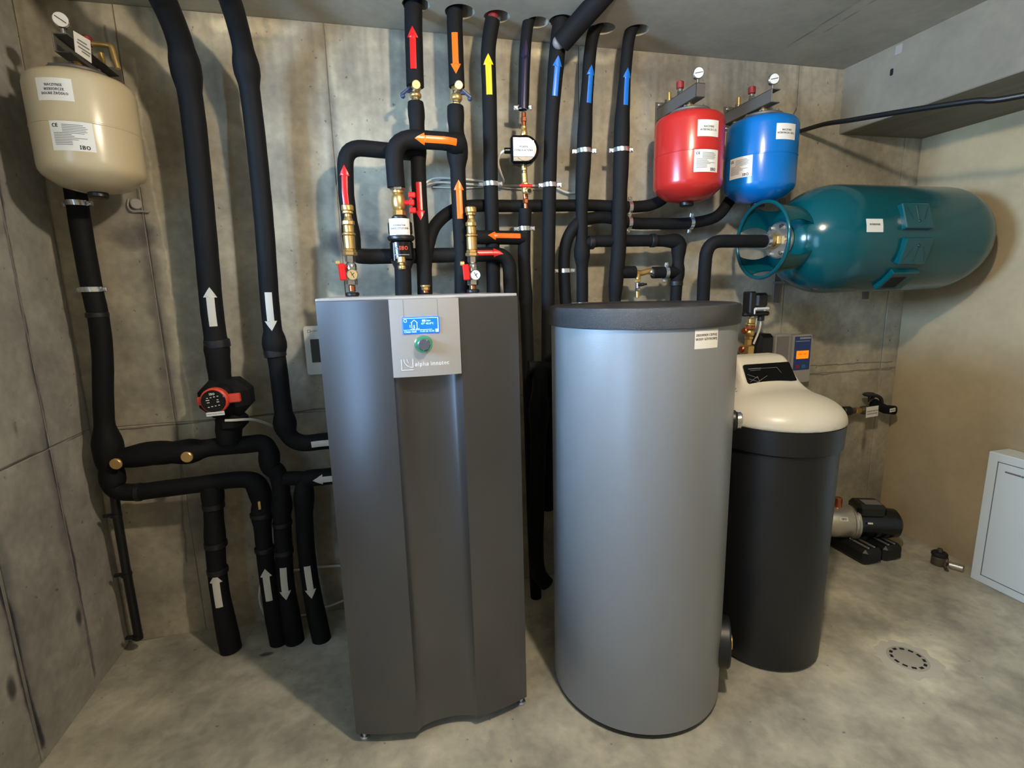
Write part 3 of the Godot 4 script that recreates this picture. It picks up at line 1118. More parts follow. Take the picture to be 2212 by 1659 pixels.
# ---------------------------------------------------------------- water softener
func softener() -> void:
	var c := Vector3(1.175, 0, 0.721)
	var t := thing("water_softener", "black cylinder water softener with a cream domed lid beside the grey tank", "water softener", c)
	var st := sh()
	lathe(st, [Vector2(0, 0.004), Vector2(0.205, 0.004), Vector2(0.2135, 0.014), Vector2(0.2225, 0.885), Vector2(0.233, 0.893), Vector2(0.236, 0.972), Vector2(0.236, 0.982), Vector2(0.0, 0.982)], Transform3D(Basis(), c), 80)
	obj("salt_bin", st, M.salt_black, t)
	st = sh()
	lathe(st, [Vector2(0, 0.0), Vector2(0.2, 0.0), Vector2(0.204, 0.003), Vector2(0.204, 0.012), Vector2(0, 0.012)], Transform3D(Basis(), c), 48)
	obj("base_ring", st, M.rubber, t)
	# lid: shallow dome with the control head rising at the back, blended together
	var sdf := func(p: Vector3) -> float:
		var q: Vector3 = p - c - Vector3(0, 0.985, 0)
		var rr := Vector2(q.x, q.z).length()
		var k := Vector2(rr / 0.238, q.y / 0.108)
		var e := 2.3
		var dome := (pow(pow(absf(k.x), e) + pow(absf(k.y), e), 1.0 / e) - 1.0) * 0.105
		# head: tapered rounded block
		var hx := absf(q.x - 0.018) - (0.130 - 0.20 * (q.y - 0.161))
		var hz := maxf((q.z + 0.081 + 0.684 * (q.y - 0.161)) * 0.825, -(q.z + 0.222))
		var hy := q.y - 0.226
		var rd := 0.02
		var v := Vector3(maxf(hx + rd, 0.0), maxf(hy + rd, 0.0), maxf(hz + rd, 0.0))
		var head := v.length() + minf(maxf(hx, maxf(hy, hz)) + rd, 0.0) - rd
		var kk := 0.045
		var m := clampf(0.5 + 0.5 * (head - dome) / kk, 0.0, 1.0)
		var d := lerpf(head, dome, m) - kk * m * (1.0 - m)
		var base := -0.004 - q.y
		var e2 := Vector2(maxf(d + 0.006, 0.0), maxf(base + 0.006, 0.0)).length() + minf(maxf(d, base) + 0.006, 0.0) - 0.006
		return e2
	st = nets(sdf, c + Vector3(-0.2515, 0.9715, -0.2515), c + Vector3(0.25, 1.235, 0.25), 0.0075)
	obj("lid", st, M.salt_lid, t, "cream domed lid with a raised control head")
	# black touch display, let into the sloping face of the head
	var a := Vector3(1.193, 1.146, 0.64)
	var up := Vector3(0, 0.8253, -0.5646)
	var rt := Vector3(1, 0, 0)
	var xf := Transform3D(Basis(rt, up, rt.cross(up)), a)
	st = sh()
	prism(st, PackedVector2Array([Vector2(-0.115, -0.034), Vector2(-0.112, -0.041), Vector2(-0.105, -0.0435), Vector2(0.110, -0.0435), Vector2(0.1155, -0.041), Vector2(0.116, -0.036), Vector2(0.1135, 0.037), Vector2(0.112, 0.042), Vector2(0.106, 0.0435), Vector2(-0.098, 0.0435), Vector2(-0.106, 0.041), Vector2(-0.109, 0.034)]), 0.006, xf * Transform3D(Basis(), Vector3(0, 0, -0.003)))
	var d := obj("touch_display", st, M.screen_dark, t, "dark glass touch display")
	st = sh()
	for l in [[-0.09, 0.022, 0.045, 0.022], [-0.09, 0.024, -0.03, 0.024], [0.045, 0.022, 0.057, -0.004], [-0.103, 0.0, -0.06, -0.02], [-0.103, -0.034, -0.06, -0.012], [-0.103, -0.02, -0.055, -0.04], [-0.06, -0.012, -0.06, -0.038], [-0.083, -0.043, -0.015, -0.012], [-0.085, 0.015, -0.035, 0.016]]:
		var p0 := Vector2(l[0], l[1])
		var p1 := Vector2(l[2], l[3])
		var m := (p0 + p1) / 2
		rbox(st, xf * Transform3D(Basis(Vector3(0, 0, 1), (p1 - p0).angle()), Vector3(m.x, m.y, 0.0032)), Vector3(p0.distance_to(p1), 0.0011, 0.0006), 0.0001)
	obj("screen_lines", st, M.screen_line, d)


# ---------------------------------------------------------------- expansion vessels
func vessel(label: String, c: Vector3, r: float, paint: Material, words: String, w_ang: float, w_y: float, plate_ang: float, plate_y: float) -> Node3D:
	var t := thing("expansion_vessel", label, "expansion vessel", Vector3(c.x, 1.87, c.z), "expansion vessels on the back wall")
	var st := sh()
	lathe(st, [Vector2(0, 1.868), Vector2(0.05, 1.871), Vector2(0.10, 1.885), Vector2(r - 0.022, 1.906), Vector2(r - 0.009, 1.917), Vector2(r - 0.002, 1.930), Vector2(r, 1.945), Vector2(r, 2.056), Vector2(r + 0.0015, 2.0575), Vector2(r + 0.0015, 2.0605), Vector2(r, 2.062), Vector2(r, 2.185), Vector2(r - 0.004, 2.203), Vector2(r - 0.014, 2.215), Vector2(r - 0.04, 2.226), Vector2(0.06, 2.238), Vector2(0, 2.24)], Transform3D(Basis(), Vector3(c.x, 0, c.z)), 72)
	var shell := obj("shell", st, paint, t)
	st = sh()
	rod(st, Vector3(c.x, 1.872, c.z), Vector3(c.x, 1.852, c.z), 0.030, 24)
	obj("valve_cap", st, M.black, t, "black cap under the vessel")
	st = sh()
	rod(st, Vector3(c.x, 2.232, c.z), Vector3(c.x, 2.246, c.z), 0.085, 36)
	for k in 6:
		var a := TAU * k / 6 + 0.3
		var q := Vector3(c.x + 0.07 * cos(a), 2.246, c.z + 0.07 * sin(a))
		hexnut(st, q, q + Vector3(0, 0.007, 0), 0.008)
	obj("flange", st, M.dark_steel, t)
	var f := on_drum(Vector3(c.x, 0, c.z), r, w_ang, w_y)
	var s := sticker(f, 0.098, 0.064, M.paper, t, Vector3(sin(w_ang), 0, cos(w_ang)))
	letters(words, 0.0070, f, M.ink, s, true, 2.0)
	f = on_drum(Vector3(c.x, 0, c.z), r, plate_ang, plate_y)
	data_plate(f, 0.112, 0.088, t, Vector3(sin(plate_ang), 0, cos(plate_ang)))
	# steel channel bracket from the wall over the vessel, with its safety group
	st = sh()
	var z1 := c.z + 0.075
	box(st, Vector3(c.x - 0.022, 2.278, 0), Vector3(c.x + 0.022, 2.2815, z1), 0.001)
	box(st, Vector3(c.x - 0.022, 2.330, 0), Vector3(c.x + 0.022, 2.3335, z1), 0.001)
	box(st, Vector3(c.x - 0.022, 2.278, 0), Vector3(c.x - 0.0185, 2.3335, z1), 0.001)
	if paint == M.red_paint:
		box(st, Vector3(c.x - 0.022, 2.278, z1 - 0.0035), Vector3(c.x + 0.022, 2.3335, z1), 0.001)
	box(st, Vector3(c.x - 0.03, 2.25, 0), Vector3(c.x + 0.03, 2.362, 0.005), 0.001)
	var br := obj("wall_bracket", st, M.dark_steel, t)
	for y in [2.262, 2.35]:
		st = sh()
		ball(st, Vector3(c.x - 0.012, y, 0.008), 0.009, Vector3(1, 1, 0.6), 12)
		obj("screw", st, M.zinc, br)
	stack(t, Vector3(c.x, 2.246, c.z), Vector3.UP, [["c", 0.009, 0.008, "brass", "nipple"], ["n", 0.0155, 0.02, "brass", "union_nut"], ["c", 0.011, 0.006, "brass", "nipple"]])
	stack(t, Vector3(c.x, 2.225, 0.055), Vector3.UP, [["c", 0.009, 0.02, "brass", "nipple"], ["n", 0.0155, 0.02, "brass", "union_nut"], ["c", 0.010, 0.016, "brass", "nipple"]])
	stack(t, Vector3(c.x, 2.333, 0.075), Vector3.UP, [["c", 0.011, 0.012, "steel", "vent_body"], ["c", 0.0095, 0.036, "brass", "air_vent"]])
	stack(t, Vector3(c.x, 2.333, 0.165), Vector3.UP, [["c", 0.013, 0.008, "chrome", "valve_seat"], ["n", 0.014, 0.012, "chrome", "safety_valve"], ["c", 0.012, 0.012, "chrome", "valve_neck"], ["c", 0.0165, 0.030, "dull_red", "red_cap"]])
	# gauge at the free end, tilted towards the viewer
	var q := Vector3(c.x, 2.333, z1 - 0.025)
	stack(t, q, Vector3.UP, [["c", 0.006, 0.022, "chrome", "gauge_stem"]])
	var d := Vector3(-0.25 if c.x > 0 else 0.25, -0.1, 1).normalized()
	q += Vector3(0, 0.045, 0)
	st = sh()
	rod(st, q - d * 0.012, q + d * 0.012, 0.023, 28)
	var g := obj("pressure_gauge", st, M.chrome, t, "small round pressure gauge")
	st = sh()
	rod(st, q + d * 0.011, q + d * 0.0128, 0.020, 28)
	obj("gauge_face", st, M.paper, g)
	st = sh()
	rbox(st, Transform3D(Basis(along(d).x, along(d).z, -d) * Basis(Vector3(0, 0, 1), 0.2), q + d * 0.0135), Vector3(0.0025, 0.032, 0.001), 0.0002)
	obj("gauge_needle", st, M.ink, g)
	return t


func vessels() -> void:
	var t := vessel("cream expansion vessel hanging in the left corner near the ceiling", Vector3(-1.236, 0, 0.26), 0.149, M.cream_paint, "NACZYNIE\nWZBIORCZE\nDOLNE ŹRÓDŁO", -0.05, 2.146, 0.13, 2.014)
	# hanging tag and discharge elbow
	var st := sh()
	var p0 := Vector3(-1.169, 2.316, 0.4)
	var p1 := Vector3(-1.153, 2.315, 0.34)
	var p2 := Vector3(-1.159, 2.249, 0.34)
	var p3 := Vector3(-1.173, 2.257, 0.4)
	var nrm: Vector3 = (p1 - p0).cross(p0 - p3).normalized()
	sheet(st, func(u, v): return p0.lerp(p1, u).lerp(p3.lerp(p2, u), v), 0.0, 1.0, 0.0, 1.0, 4, 4, nrm)
	sheet(st, func(u, v): return p0.lerp(p1, u).lerp(p3.lerp(p2, u), v) - nrm * 0.0008, 0.0, 1.0, 0.0, 1.0, 4, 4, -nrm)
	var tg := obj("hanging_tag", st, M.paper, t, "white printed tag hanging askew")
	st = sh()
	for l in [[0.3, 0.2, 0.75], [0.45, 0.15, 0.9], [0.62, 0.2, 0.95], [0.75, 0.4, 0.9]]:
		sheet(st, func(u, v): return p0.lerp(p1, u).lerp(p3.lerp(p2, u), v) + nrm * 0.0006, l[1], l[2], l[0] - 0.035, l[0] + 0.035, 3, 1, nrm)
	obj("print_line", st, M.print_grey, tg)
	st = sh()
	tube(st, bend([Vector3(-1.225, 2.375, 0.165), Vector3(-1.165, 2.372, 0.165), Vector3(-1.155, 2.30, 0.165)], 0.012), 0.009, 14)
	obj("discharge_elbow", st, M.brass, t)
	vessel("red expansion vessel hanging on the wall left of the blue one", Vector3(1.034, 0, 0.25), 0.1465, M.red_paint, "NACZYNIE\nWZBIORCZE C.O.", 0.0, 2.138, -0.02, 2.012)
	vessel("blue expansion vessel hanging on the wall above the teal tank", Vector3(1.404, 0, 0.25), 0.151, M.blue_paint, "NACZYNIE\nWZBIORCZE C.W.U.", 0.02, 2.140, -1.25, 2.012)


# ---------------------------------------------------------------- teal pressure tank
func pressure_tank() -> void:
	var y := 1.697
	var z := 0.33
	var r := 0.245
	var t := thing("pressure_tank", "glossy teal pressure tank mounted lengthwise high in the right corner", "pressure tank", Vector3(2.0, 1.45, z))
	var prof := [Vector2(0, 1.462)]
	for k in range(1, 13):
		var a := PI / 2 * k / 12.0
		prof.append(Vector2(r * sin(a), 1.735 - 0.273 * cos(a)))
	for k in range(0, 12):
		var a := PI / 2 * k / 12.0
		prof.append(Vector2(r * cos(a), 2.345 + 0.235 * sin(a)))
	prof.append(Vector2(0, 2.58))
	var xf := Transform3D(Basis(Vector3(0, 1, 0), Vector3(1, 0, 0), Vector3(0, 0, -1)), Vector3(0, y, z))
	var st := sh()
	lathe(st, prof, xf, 72)
	obj("shell", st, M.teal_paint, t)
	# round guard collar on the left dome: rim, skirt segments with wide openings
	st = sh()
	var rr := 0.167
	var rim := []
	for k in 49:
		var a := TAU * k / 48.0
		rim.append(Vector3(1.372, y + rr * cos(a), z + rr * sin(a)))
	tube(st, rim, 0.0085, 10)
	var collar := obj("guard_collar", st, M.teal_paint, t, "round teal guard collar")
	for s in [[0.35, 1.25], [1.9, 2.75], [3.5, 4.35], [5.0, 5.95]]:
		st = sh()
		for sg in [1.0, -1.0]:
			sheet(st, func(u, v):
				var w: float = (u - (s[0] + s[1]) / 2) * (0.62 + 0.38 * pow(absf(2.0 * v - 1.0), 2.0)) + (s[0] + s[1]) / 2
				var q: float = rr - 0.02 * v + 0.0015 * sg
				return Vector3(1.372 + 0.16 * v, y + q * cos(w), z + q * sin(w)), s[0], s[1], 0.0, 1.0, 10, 8, Vector3(0, cos((s[0] + s[1]) / 2), sin((s[0] + s[1]) / 2)) * sg)
		obj("collar_leg", st, M.teal_paint, collar)
	# flange with bolts and brass connection
	st = sh()
	rod(st, Vector3(1.478, y, z), Vector3(1.452, y, z), 0.082, 40)
	var fl := obj("end_flange", st, M.steel, t, "steel end flange")
	st = sh()
	for k in 6:
		var a := TAU * k / 6 + 0.5
		var q := Vector3(1.452, y + 0.066 * cos(a), z + 0.066 * sin(a))
		hexnut(st, q, q - Vector3(0.012, 0, 0), 0.010)
	obj("bolt", st, M.chrome, fl)
	stack(fl, Vector3(1.452, y, z), Vector3(-1, 0, 0), [["n", 0.034, 0.02, "brass", "brass_nut"], ["c", 0.026, 0.03, "brass", "brass_neck"]])
	# three flat mounting pads round the drum, each with three slots
	var angs := [17.5, -16.0, -49.0]
	for k in 3:
		var a: float = deg_to_rad(angs[k])
		var out := Vector3(0, sin(a), cos(a))
		var up := Vector3(0, cos(a), -sin(a))
		var x0 := 1.945 + 0.01 * k
		var px := Transform3D(Basis(Vector3(1, 0, 0), up, out), Vector3(x0, y, z) + out * (r + 0.004))
		st = sh()
		rbox(st, px, Vector3(0.15, 0.112, 0.03), 0.004)
		var pad := obj("mounting_pad", st, M.teal_paint, t)
		st = sh()
		if k < 2:
			var sg := 1.0 if k == 0 else -1.0
			for l in [[-0.045, 0.5], [0.0, 0.0], [0.045, -0.5]]:
				rbox(st, px * Transform3D(Basis(Vector3(0, 0, 1), l[1] * sg), Vector3(l[0], 0.01 * sg, 0.0145)), Vector3(0.006, 0.066, 0.003), 0.001)
			ball(st, px * Vector3(0, -0.026 * sg, 0.014), 0.007, Vector3.ONE, 10)
			obj("slot", st, M.teal_dark, pad)
		else:
			rbox(st, px * Transform3D(Basis(), Vector3(-0.02, -0.005, 0.0145)), Vector3(0.085, 0.07, 0.003), 0.001)
			obj("opening", st, M.dark_hole, pad)
	# label
	var f := func(u: float, v: float, d: float) -> Vector3:
		var a := 0.155 + v / r
		return Vector3(1.729 + u, y + (r + d) * sin(a), z + (r + d) * cos(a))
	var s := sticker(f, 0.088, 0.056, M.paper, t, Vector3(0, 0, 1))
	letters("HYDROFOR", 0.0075, func(u, v, d): return f.call(u, v + 0.004, d), M.ink, s)
	# cradle that carries it off the wall
	for x in [1.75, 2.35]:
		st = sh()
		box(st, Vector3(x - 0.02, 1.40, 0.0), Vector3(x + 0.02, 1.94, 0.008), 0.002)
		box(st, Vector3(x - 0.02, 1.50, 0.0), Vector3(x + 0.02, 1.512, 0.24), 0.002)
		obj("wall_cradle", st, M.dark_steel, t)


# ---------------------------------------------------------------- white cabinet
func cabinet() -> void:
	var x := 2.5
	var t := thing("manifold_cabinet", "low white metal cabinet with a hinged door against the right wall", "cabinet", Vector3(2.565, 0, 1.0))
	var st := sh()
	box(st, Vector3(x, 0, 0.62), Vector3(RIGHT - 0.002, 0.675, 1.46), 0.004)
	obj("body", st, M.cabinet, t)
	st = sh()
	box(st, Vector3(x - 0.003, 0.045, 0.668), Vector3(x + 0.01, 0.632, 1.41), 0.002)
	var door := obj("door", st, M.cabinet, t)
	st = sh()
	for b in [[0.632, 0.636, 0.664, 1.414], [0.041, 0.045, 0.664, 1.414], [0.041, 0.636, 0.664, 0.668], [0.041, 0.636, 1.41, 1.414]]:
		box(st, Vector3(x - 0.0008, b[0], b[2]), Vector3(x + 0.002, b[1], b[3]), 0.0)
	obj("door_gap", st, M.gap, t)
	st = sh()
	box(st, Vector3(x - 0.0045, 0.592, 0.70), Vector3(x - 0.002, 0.600, 0.765), 0.001)
	ball(st, Vector3(x - 0.005, 0.596, 0.772), 0.005, Vector3.ONE, 10)
	obj("door_latch", st, M.grey_dark, door)


# ---------------------------------------------------------------- pipes
func pipe(label: String, group: String, pts: Array, r: float, bulges := [], m: Material = null, called := "insulated_pipe") -> Node3D:
	var t := thing(called, label, "pipe", pts[-1], group if group else "black insulated pipes")
	var st := sh()
	tube(st, pts, r, 24, bulges, 0.012)
	obj("foam_sleeve", st, m if m else M.foam, t)
	return t


# taped joint: a slightly larger ring round the sleeve
func band(parent: Node, p: Vector3, d: Vector3, r: float, half := 0.016) -> void:
	var st := sh()
	lathe(st, [Vector2(r, -half), Vector2(r + 0.003, -half + 0.002), Vector2(r + 0.0035, 0), Vector2(r + 0.003, half - 0.002), Vector2(r, half)], Transform3D(along(d), p), 24)
	obj("tape_band", st, M.tape, parent)


func left_pipes() -> void:
	var t := pipe("thick black insulated riser with a white up arrow, above the orange faced pump", "", curve([Vector3(-0.95, 2.68, 0.52), Vector3(-0.94, 2.486, 0.42), Vector3(-0.931, 2.45, 0.34), Vector3(-0.927, 2.382, 0.25), Vector3(-0.931, 2.3, 0.2), Vector3(-0.933, 2.154, 0.18), Vector3(-0.939, 1.999, 0.17), Vector3(-0.949, 1.702, 0.17), Vector3(-0.958, 1.476, 0.17), Vector3(-0.957, 1.333, 0.175), Vector3(-0.959, 1.168, 0.18)]), 0.040,
		[[Vector3(-0.933, 2.303, 0.2), 0.050, 0.06], [Vector3(-0.955, 1.311, 0.176), 0.046, 0.028], [Vector3(-0.956, 1.257, 0.178), 0.046, 0.022]])
	arrow(t, Vector3(-0.958, 1.471, 0.17), Vector3(-0.957, 1.547, 0.17) - Vector3(-0.961, 1.396, 0.17), 0.041, 0.15, M.white_arrow, "white arrow sticker pointing up", 0.025, Vector3(0.25, 0, 1))
	band(t, Vector3(-0.954, 1.329, 0.176), Vector3(-0.05, 1, 0), 0.043)
	t = pipe("black insulated pipe with a white down arrow, second from the left at the ceiling", "", curve([Vector3(-0.75, 2.68, 0.50), Vector3(-0.743, 2.506, 0.42), Vector3(-0.733, 2.469, 0.34), Vector3(-0.731, 2.397, 0.25), Vector3(-0.733, 2.313, 0.2), Vector3(-0.733, 2.196, 0.18), Vector3(-0.734, 2.005, 0.17), Vector3(-0.738, 1.752, 0.17), Vector3(-0.748, 1.487, 0.17), Vector3(-0.748, 1.322, 0.17), Vector3(-0.744, 1.209, 0.17), Vector3(-0.743, 1.054, 0.17), Vector3(-0.736, 0.945, 0.17), Vector3(-0.688, 0.898, 0.17), Vector3(-0.597, 0.896, 0.17), Vector3(-0.512, 0.896, 0.17)]), 0.035,
		[[Vector3(-0.734, 2.316, 0.2), 0.045, 0.05], [Vector3(-0.75, 1.319, 0.17), 0.046, 0.045], [Vector3(-0.74, 0.985, 0.17), 0.046, 0.04]])
	arrow(t, Vector3(-0.755, 1.446, 0.17), Vector3(-0.751, 1.374, 0.17) - Vector3(-0.75, 1.511, 0.17), 0.036, 0.15, M.white_arrow, "white arrow sticker pointing down", 0.024, Vector3(0.1, 0, 1))
	band(t, Vector3(-0.75, 1.281, 0.17), Vector3(-0.06, 1, 0), 0.039)
	arrow(t, Vector3(-0.568, 0.903, 0.17), Vector3(1, 0.02, 0), 0.036, 0.15, M.white_arrow, "white arrow sticker running behind the cabinet", 0.024)
	t = pipe("black insulated down pipe below the cream vessel, held by two zinc clamps", "", curve([Vector3(-1.367, 1.927, 0.12), Vector3(-1.368, 1.855, 0.12), Vector3(-1.37, 1.757, 0.12), Vector3(-1.369, 1.574, 0.12), Vector3(-1.364, 1.436, 0.12), Vector3(-1.372, 1.295, 0.12), Vector3(-1.392, 1.151, 0.12), Vector3(-1.406, 1.022, 0.12), Vector3(-1.405, 0.91, 0.125), Vector3(-1.406, 0.815, 0.13), Vector3(-1.397, 0.762, 0.135), Vector3(-1.335, 0.746, 0.14), Vector3(-1.232, 0.751, 0.15), Vector3(-1.075, 0.76, 0.165), Vector3(-0.952, 0.765, 0.17), Vector3(-0.892, 0.75, 0.17), Vector3(-0.868, 0.69, 0.17), Vector3(-0.873, 0.583, 0.17), Vector3(-0.878, 0.435, 0.17), Vector3(-0.878, 0.284, 0.172), Vector3(-0.873, 0.151, 0.175), Vector3(-0.862, -0.011, 0.18)], 5), 0.034,
		[[Vector3(-1.404, 0.925, 0.125), 0.052, 0.09], [Vector3(-1.402, 0.815, 0.13), 0.044, 0.05], [Vector3(-0.877, 0.708, 0.17), 0.044, 0.06], [Vector3(-0.867, 0.603, 0.17), 0.042, 0.05], [Vector3(-0.867, 0.017, 0.18), 0.038, 0.2]])
	clamp_on(t, Vector3(-1.367, 1.855, 0.12), Vector3(0, 1, 0), 0.035)
	clamp_on(t, Vector3(-1.367, 1.548, 0.12), Vector3(0, 1, 0), 0.035)
	arrow(t, Vector3(-0.89, 0.295, 0.172), Vector3(-0.891, 0.364, 0.17) - Vector3(-0.891, 0.219, 0.17), 0.038, 0.15, M.white_arrow, "white arrow sticker pointing up", 0.025, Vector3(0.05, 0.1, 1))
	for q in [[Vector3(-0.872, 0.604, 0.17), 0.042], [Vector3(-0.878, 0.446, 0.17), 0.036], [Vector3(-1.366, 1.453, 0.12), 0.034], [Vector3(-1.319, 0.745, 0.141), 0.034]]:
		band(t, q[0], Vector3(0, 1, 0) if q[1] != 0.034 or q[0].y > 1.2 else Vector3(1, 0, 0), q[1], 0.010)
	var sc := sh()
	box(sc, Vector3(-0.865, 0.658, 0.212) - Vector3(0.006, 0.018, 0.01), Vector3(-0.865, 0.658, 0.212) + Vector3(0.006, 0.018, 0.004), 0.002)
	obj("brass_fitting", sc, M.brass, t, "brass fitting showing through the sleeve")
	# manifold from the corner to the tee
	t = pipe("short black insulated manifold with two brass plugs, low in the left corner", "", curve([Vector3(-1.398, 0.901, 0.13), Vector3(-1.339, 0.893, 0.14), Vector3(-1.244, 0.903, 0.15), Vector3(-1.126, 0.9, 0.16), Vector3(-1.022, 0.91, 0.165), Vector3(-0.901, 0.911, 0.17), Vector3(-0.838, 0.909, 0.17), Vector3(-0.817, 0.873, 0.17), Vector3(-0.817, 0.807, 0.17), Vector3(-0.794, 0.78, 0.17), Vector3(-0.785, 0.717, 0.17), Vector3(-0.793, 0.614, 0.17), Vector3(-0.801, 0.466, 0.17), Vector3(-0.81, 0.294, 0.172), Vector3(-0.806, 0.161, 0.175), Vector3(-0.796, -0.004, 0.19)], 5), 0.036,
		[[Vector3(-1.244, 0.903, 0.15), 0.048, 0.12], [Vector3(-1.119, 0.891, 0.16), 0.05, 0.06], [Vector3(-0.817, 0.843, 0.17), 0.042, 0.04], [Vector3(-0.793, 0.631, 0.17), 0.044, 0.04], [Vector3(-0.799, 0.034, 0.19), 0.040, 0.15]])
	for q in [Vector3(-1.356, 0.885, 0.185), Vector3(-1.1, 0.895, 0.215)]:
		var st := sh()
		var d := Vector3(-0.1, -0.08, 1).normalized()
		rod(st, q - d * 0.04, q, 0.016, 20)
		rod(st, q, q + d * 0.012, 0.022, 24)
		obj("brass_plug", st, M.gold, t, "round brass plug")
	for q in [[Vector3(-0.796, 0.551, 0.17), 0.037], [Vector3(-0.803, 0.423, 0.17), 0.037]]:
		band(t, q[0], Vector3(0, 1, 0), q[1], 0.010)
	arrow(t, Vector3(-0.818, 0.289, 0.172), Vector3(-0.822, 0.208, 0.172) - Vector3(-0.816, 0.361, 0.172), 0.038, 0.15, M.white_arrow, "white arrow sticker pointing down", 0.025, Vector3(0.05, 0.1, 1))
	# riser from the floor to the lower run
	t = pipe("black insulated pipe rising from the floor alone, with a white up arrow", "", curve([Vector3(-1.045, 0.752, 0.165), Vector3(-1.049, 0.687, 0.165), Vector3(-1.059, 0.546, 0.168), Vector3(-1.069, 0.4, 0.168), Vector3(-1.071, 0.273, 0.17), Vector3(-1.066, 0.142, 0.172), Vector3(-1.058, 0.003, 0.175)]), 0.037,
		[[Vector3(-1.049, 0.707, 0.165), 0.043, 0.04], [Vector3(-1.059, 0.525, 0.168), 0.041, 0.05], [Vector3(-1.058, 0.019, 0.175), 0.043, 0.2]])
	arrow(t, Vector3(-1.084, 0.301, 0.17), Vector3(-1.081, 0.369, 0.17) - Vector3(-1.085, 0.228, 0.17), 0.042, 0.15, M.white_arrow, "white arrow sticker pointing up", 0.026, Vector3(0.05, 0.1, 1))
	for q in [[Vector3(-1.05, 0.663, 0.166), 0.039], [Vector3(-1.061, 0.494, 0.168), 0.041], [Vector3(-1.068, 0.375, 0.168), 0.038]]:
		band(t, q[0], Vector3(0, 1, 0), q[1], 0.012)
	t = pipe("black insulated pipe nearest the metal cabinet, going down into the floor", "", curve([Vector3(-0.496, 0.737, 0.17), Vector3(-0.611, 0.738, 0.17), Vector3(-0.682, 0.734, 0.17), Vector3(-0.696, 0.685, 0.17), Vector3(-0.706, 0.56, 0.17), Vector3(-0.712, 0.431, 0.17), Vector3(-0.71, 0.301, 0.175), Vector3(-0.699, 0.151, 0.19), Vector3(-0.679, -0.022, 0.21)], 5), 0.036,
		[[Vector3(-0.697, 0.654, 0.17), 0.042, 0.05], [Vector3(-0.681, 0.024, 0.21), 0.040, 0.2]])
	arrow(t, Vector3(-0.714, 0.28, 0.176), Vector3(-0.717, 0.202, 0.176) - Vector3(-0.711, 0.357, 0.176), 0.038, 0.15, M.white_arrow, "white arrow sticker pointing down", 0.025, Vector3(0.05, 0.1, 1))
	arrow(t, Vector3(-0.577, 0.728, 0.17), Vector3(-1, 0.0, 0), 0.037, 0.15, M.white_arrow, "white arrow sticker pointing left", 0.024)
	t = pipe("black insulated stub between the two lower pipes, running into the tee", "", [Vector3(-0.771, 0.75, 0.175), Vector3(-0.721, 0.746, 0.173), Vector3(-0.676, 0.737, 0.17)], 0.03)
	# thin bare drain pipe in the corner
	t = thing("drain_pipe", "thin black plastic drain pipe running down the left corner to the floor", "pipe", Vector3(-1.434, 0.073, 0.09))
	var st := sh()
	tube(st, [Vector3(-1.414, 0.754, 0.12), Vector3(-1.426, 0.65, 0.105), Vector3(-1.433, 0.377, 0.095), Vector3(-1.434, 0.068, 0.09)], 0.0165, 18)
	obj("plastic_pipe", st, M.black, t)
	for q in [Vector3(-1.429, 0.646, 0.105), Vector3(-1.435, 0.377, 0.095), Vector3(-1.438, 0.082, 0.09)]:
		st = sh()
		lathe(st, [Vector2(0.016, -0.007), Vector2(0.021, -0.006), Vector2(0.021, 0.006), Vector2(0.016, 0.007)], Transform3D(along(Vector3(0.05, -1, 0)), q), 20)
		box(st, q + Vector3(-0.045, -0.006, -0.008), q + Vector3(-0.015, 0.006, 0.008), 0.002)
		obj("pipe_clip", st, M.black, t)
	# circulation pump in its insulation shell
	t = thing("circulation_pump", "wall pump in a black foam shell with an orange framed round dial", "pump", Vector3(-0.953, 1.031, 0.2))
	st = sh()
	var c := Vector3(-0.947, 1.111, 0.18)
	rbox(st, Transform3D(Basis(), c + Vector3(0.005, 0.005, 0)), Vector3(0.185, 0.15, 0.16), 0.045)
	rbox(st, Transform3D(Basis(), c + Vector3(0.012, -0.095, 0)), Vector3(0.11, 0.10, 0.12), 0.035)
	tube(st, [Vector3(-0.948, 1.035, 0.18), Vector3(-0.955, 0.93, 0.18)], 0.044, 20, [[Vector3(-0.952, 0.968, 0.18), 0.05, 0.03]])
	obj("foam_shell", st, M.foam, t)
	var d := Vector3(-0.05, -0.02, 1).normalized()
	var q := Vector3(-0.944, 1.131, 0.34)
	st = sh()
	rod(st, q - d * 0.12, q - d * 0.03, 0.043, 28)
	obj("motor", st, M.black, t)
	st = sh()
	var rt := Vector3(1, 0.04, 0.05).normalized()
	lathe(st, disc_profile(0.048, 0.034, 0.006), Transform3D(along(d), q - d * 0.036), 32)
	rbox(st, Transform3D(Basis(rt, d.cross(rt), d), q - d * 0.03 + rt * 0.062), Vector3(0.045, 0.034, 0.022), 0.004)
	rbox(st, Transform3D(Basis(rt, d.cross(rt), d), q - d * 0.03 - rt * 0.052), Vector3(0.026, 0.030, 0.018), 0.004)
	obj("dial_frame", st, M.pump_orange, t, "orange dial frame with lugs")
	st = sh()
	rod(st, q - d * 0.006, q + d * 0.002, 0.042, 32)
	var dial := obj("dial", st, M.screen_dark, t)
	st = sh()
	var up := d.cross(rt)
	for k in 4:
		for v in [0.014, -0.02]:
			rbox(st, Transform3D(Basis(rt, up, d), q + d * 0.0022 + rt * (-0.018 + 0.012 * k) + up * (v + 0.0015 * k)), Vector3(0.006, 0.0025, 0.0006), 0.0001)
	for l in [[-0.018, 0.006, 0.012], [-0.017, -0.003, 0.009], [0.016, -0.003, 0.009], [0.016, 0.005, 0.006]]:
		rbox(st, Transform3D(Basis(rt, up, d), q + d * 0.0022 + rt * l[0] + up * l[1]), Vector3(l[2], 0.0028, 0.0006), 0.0001)
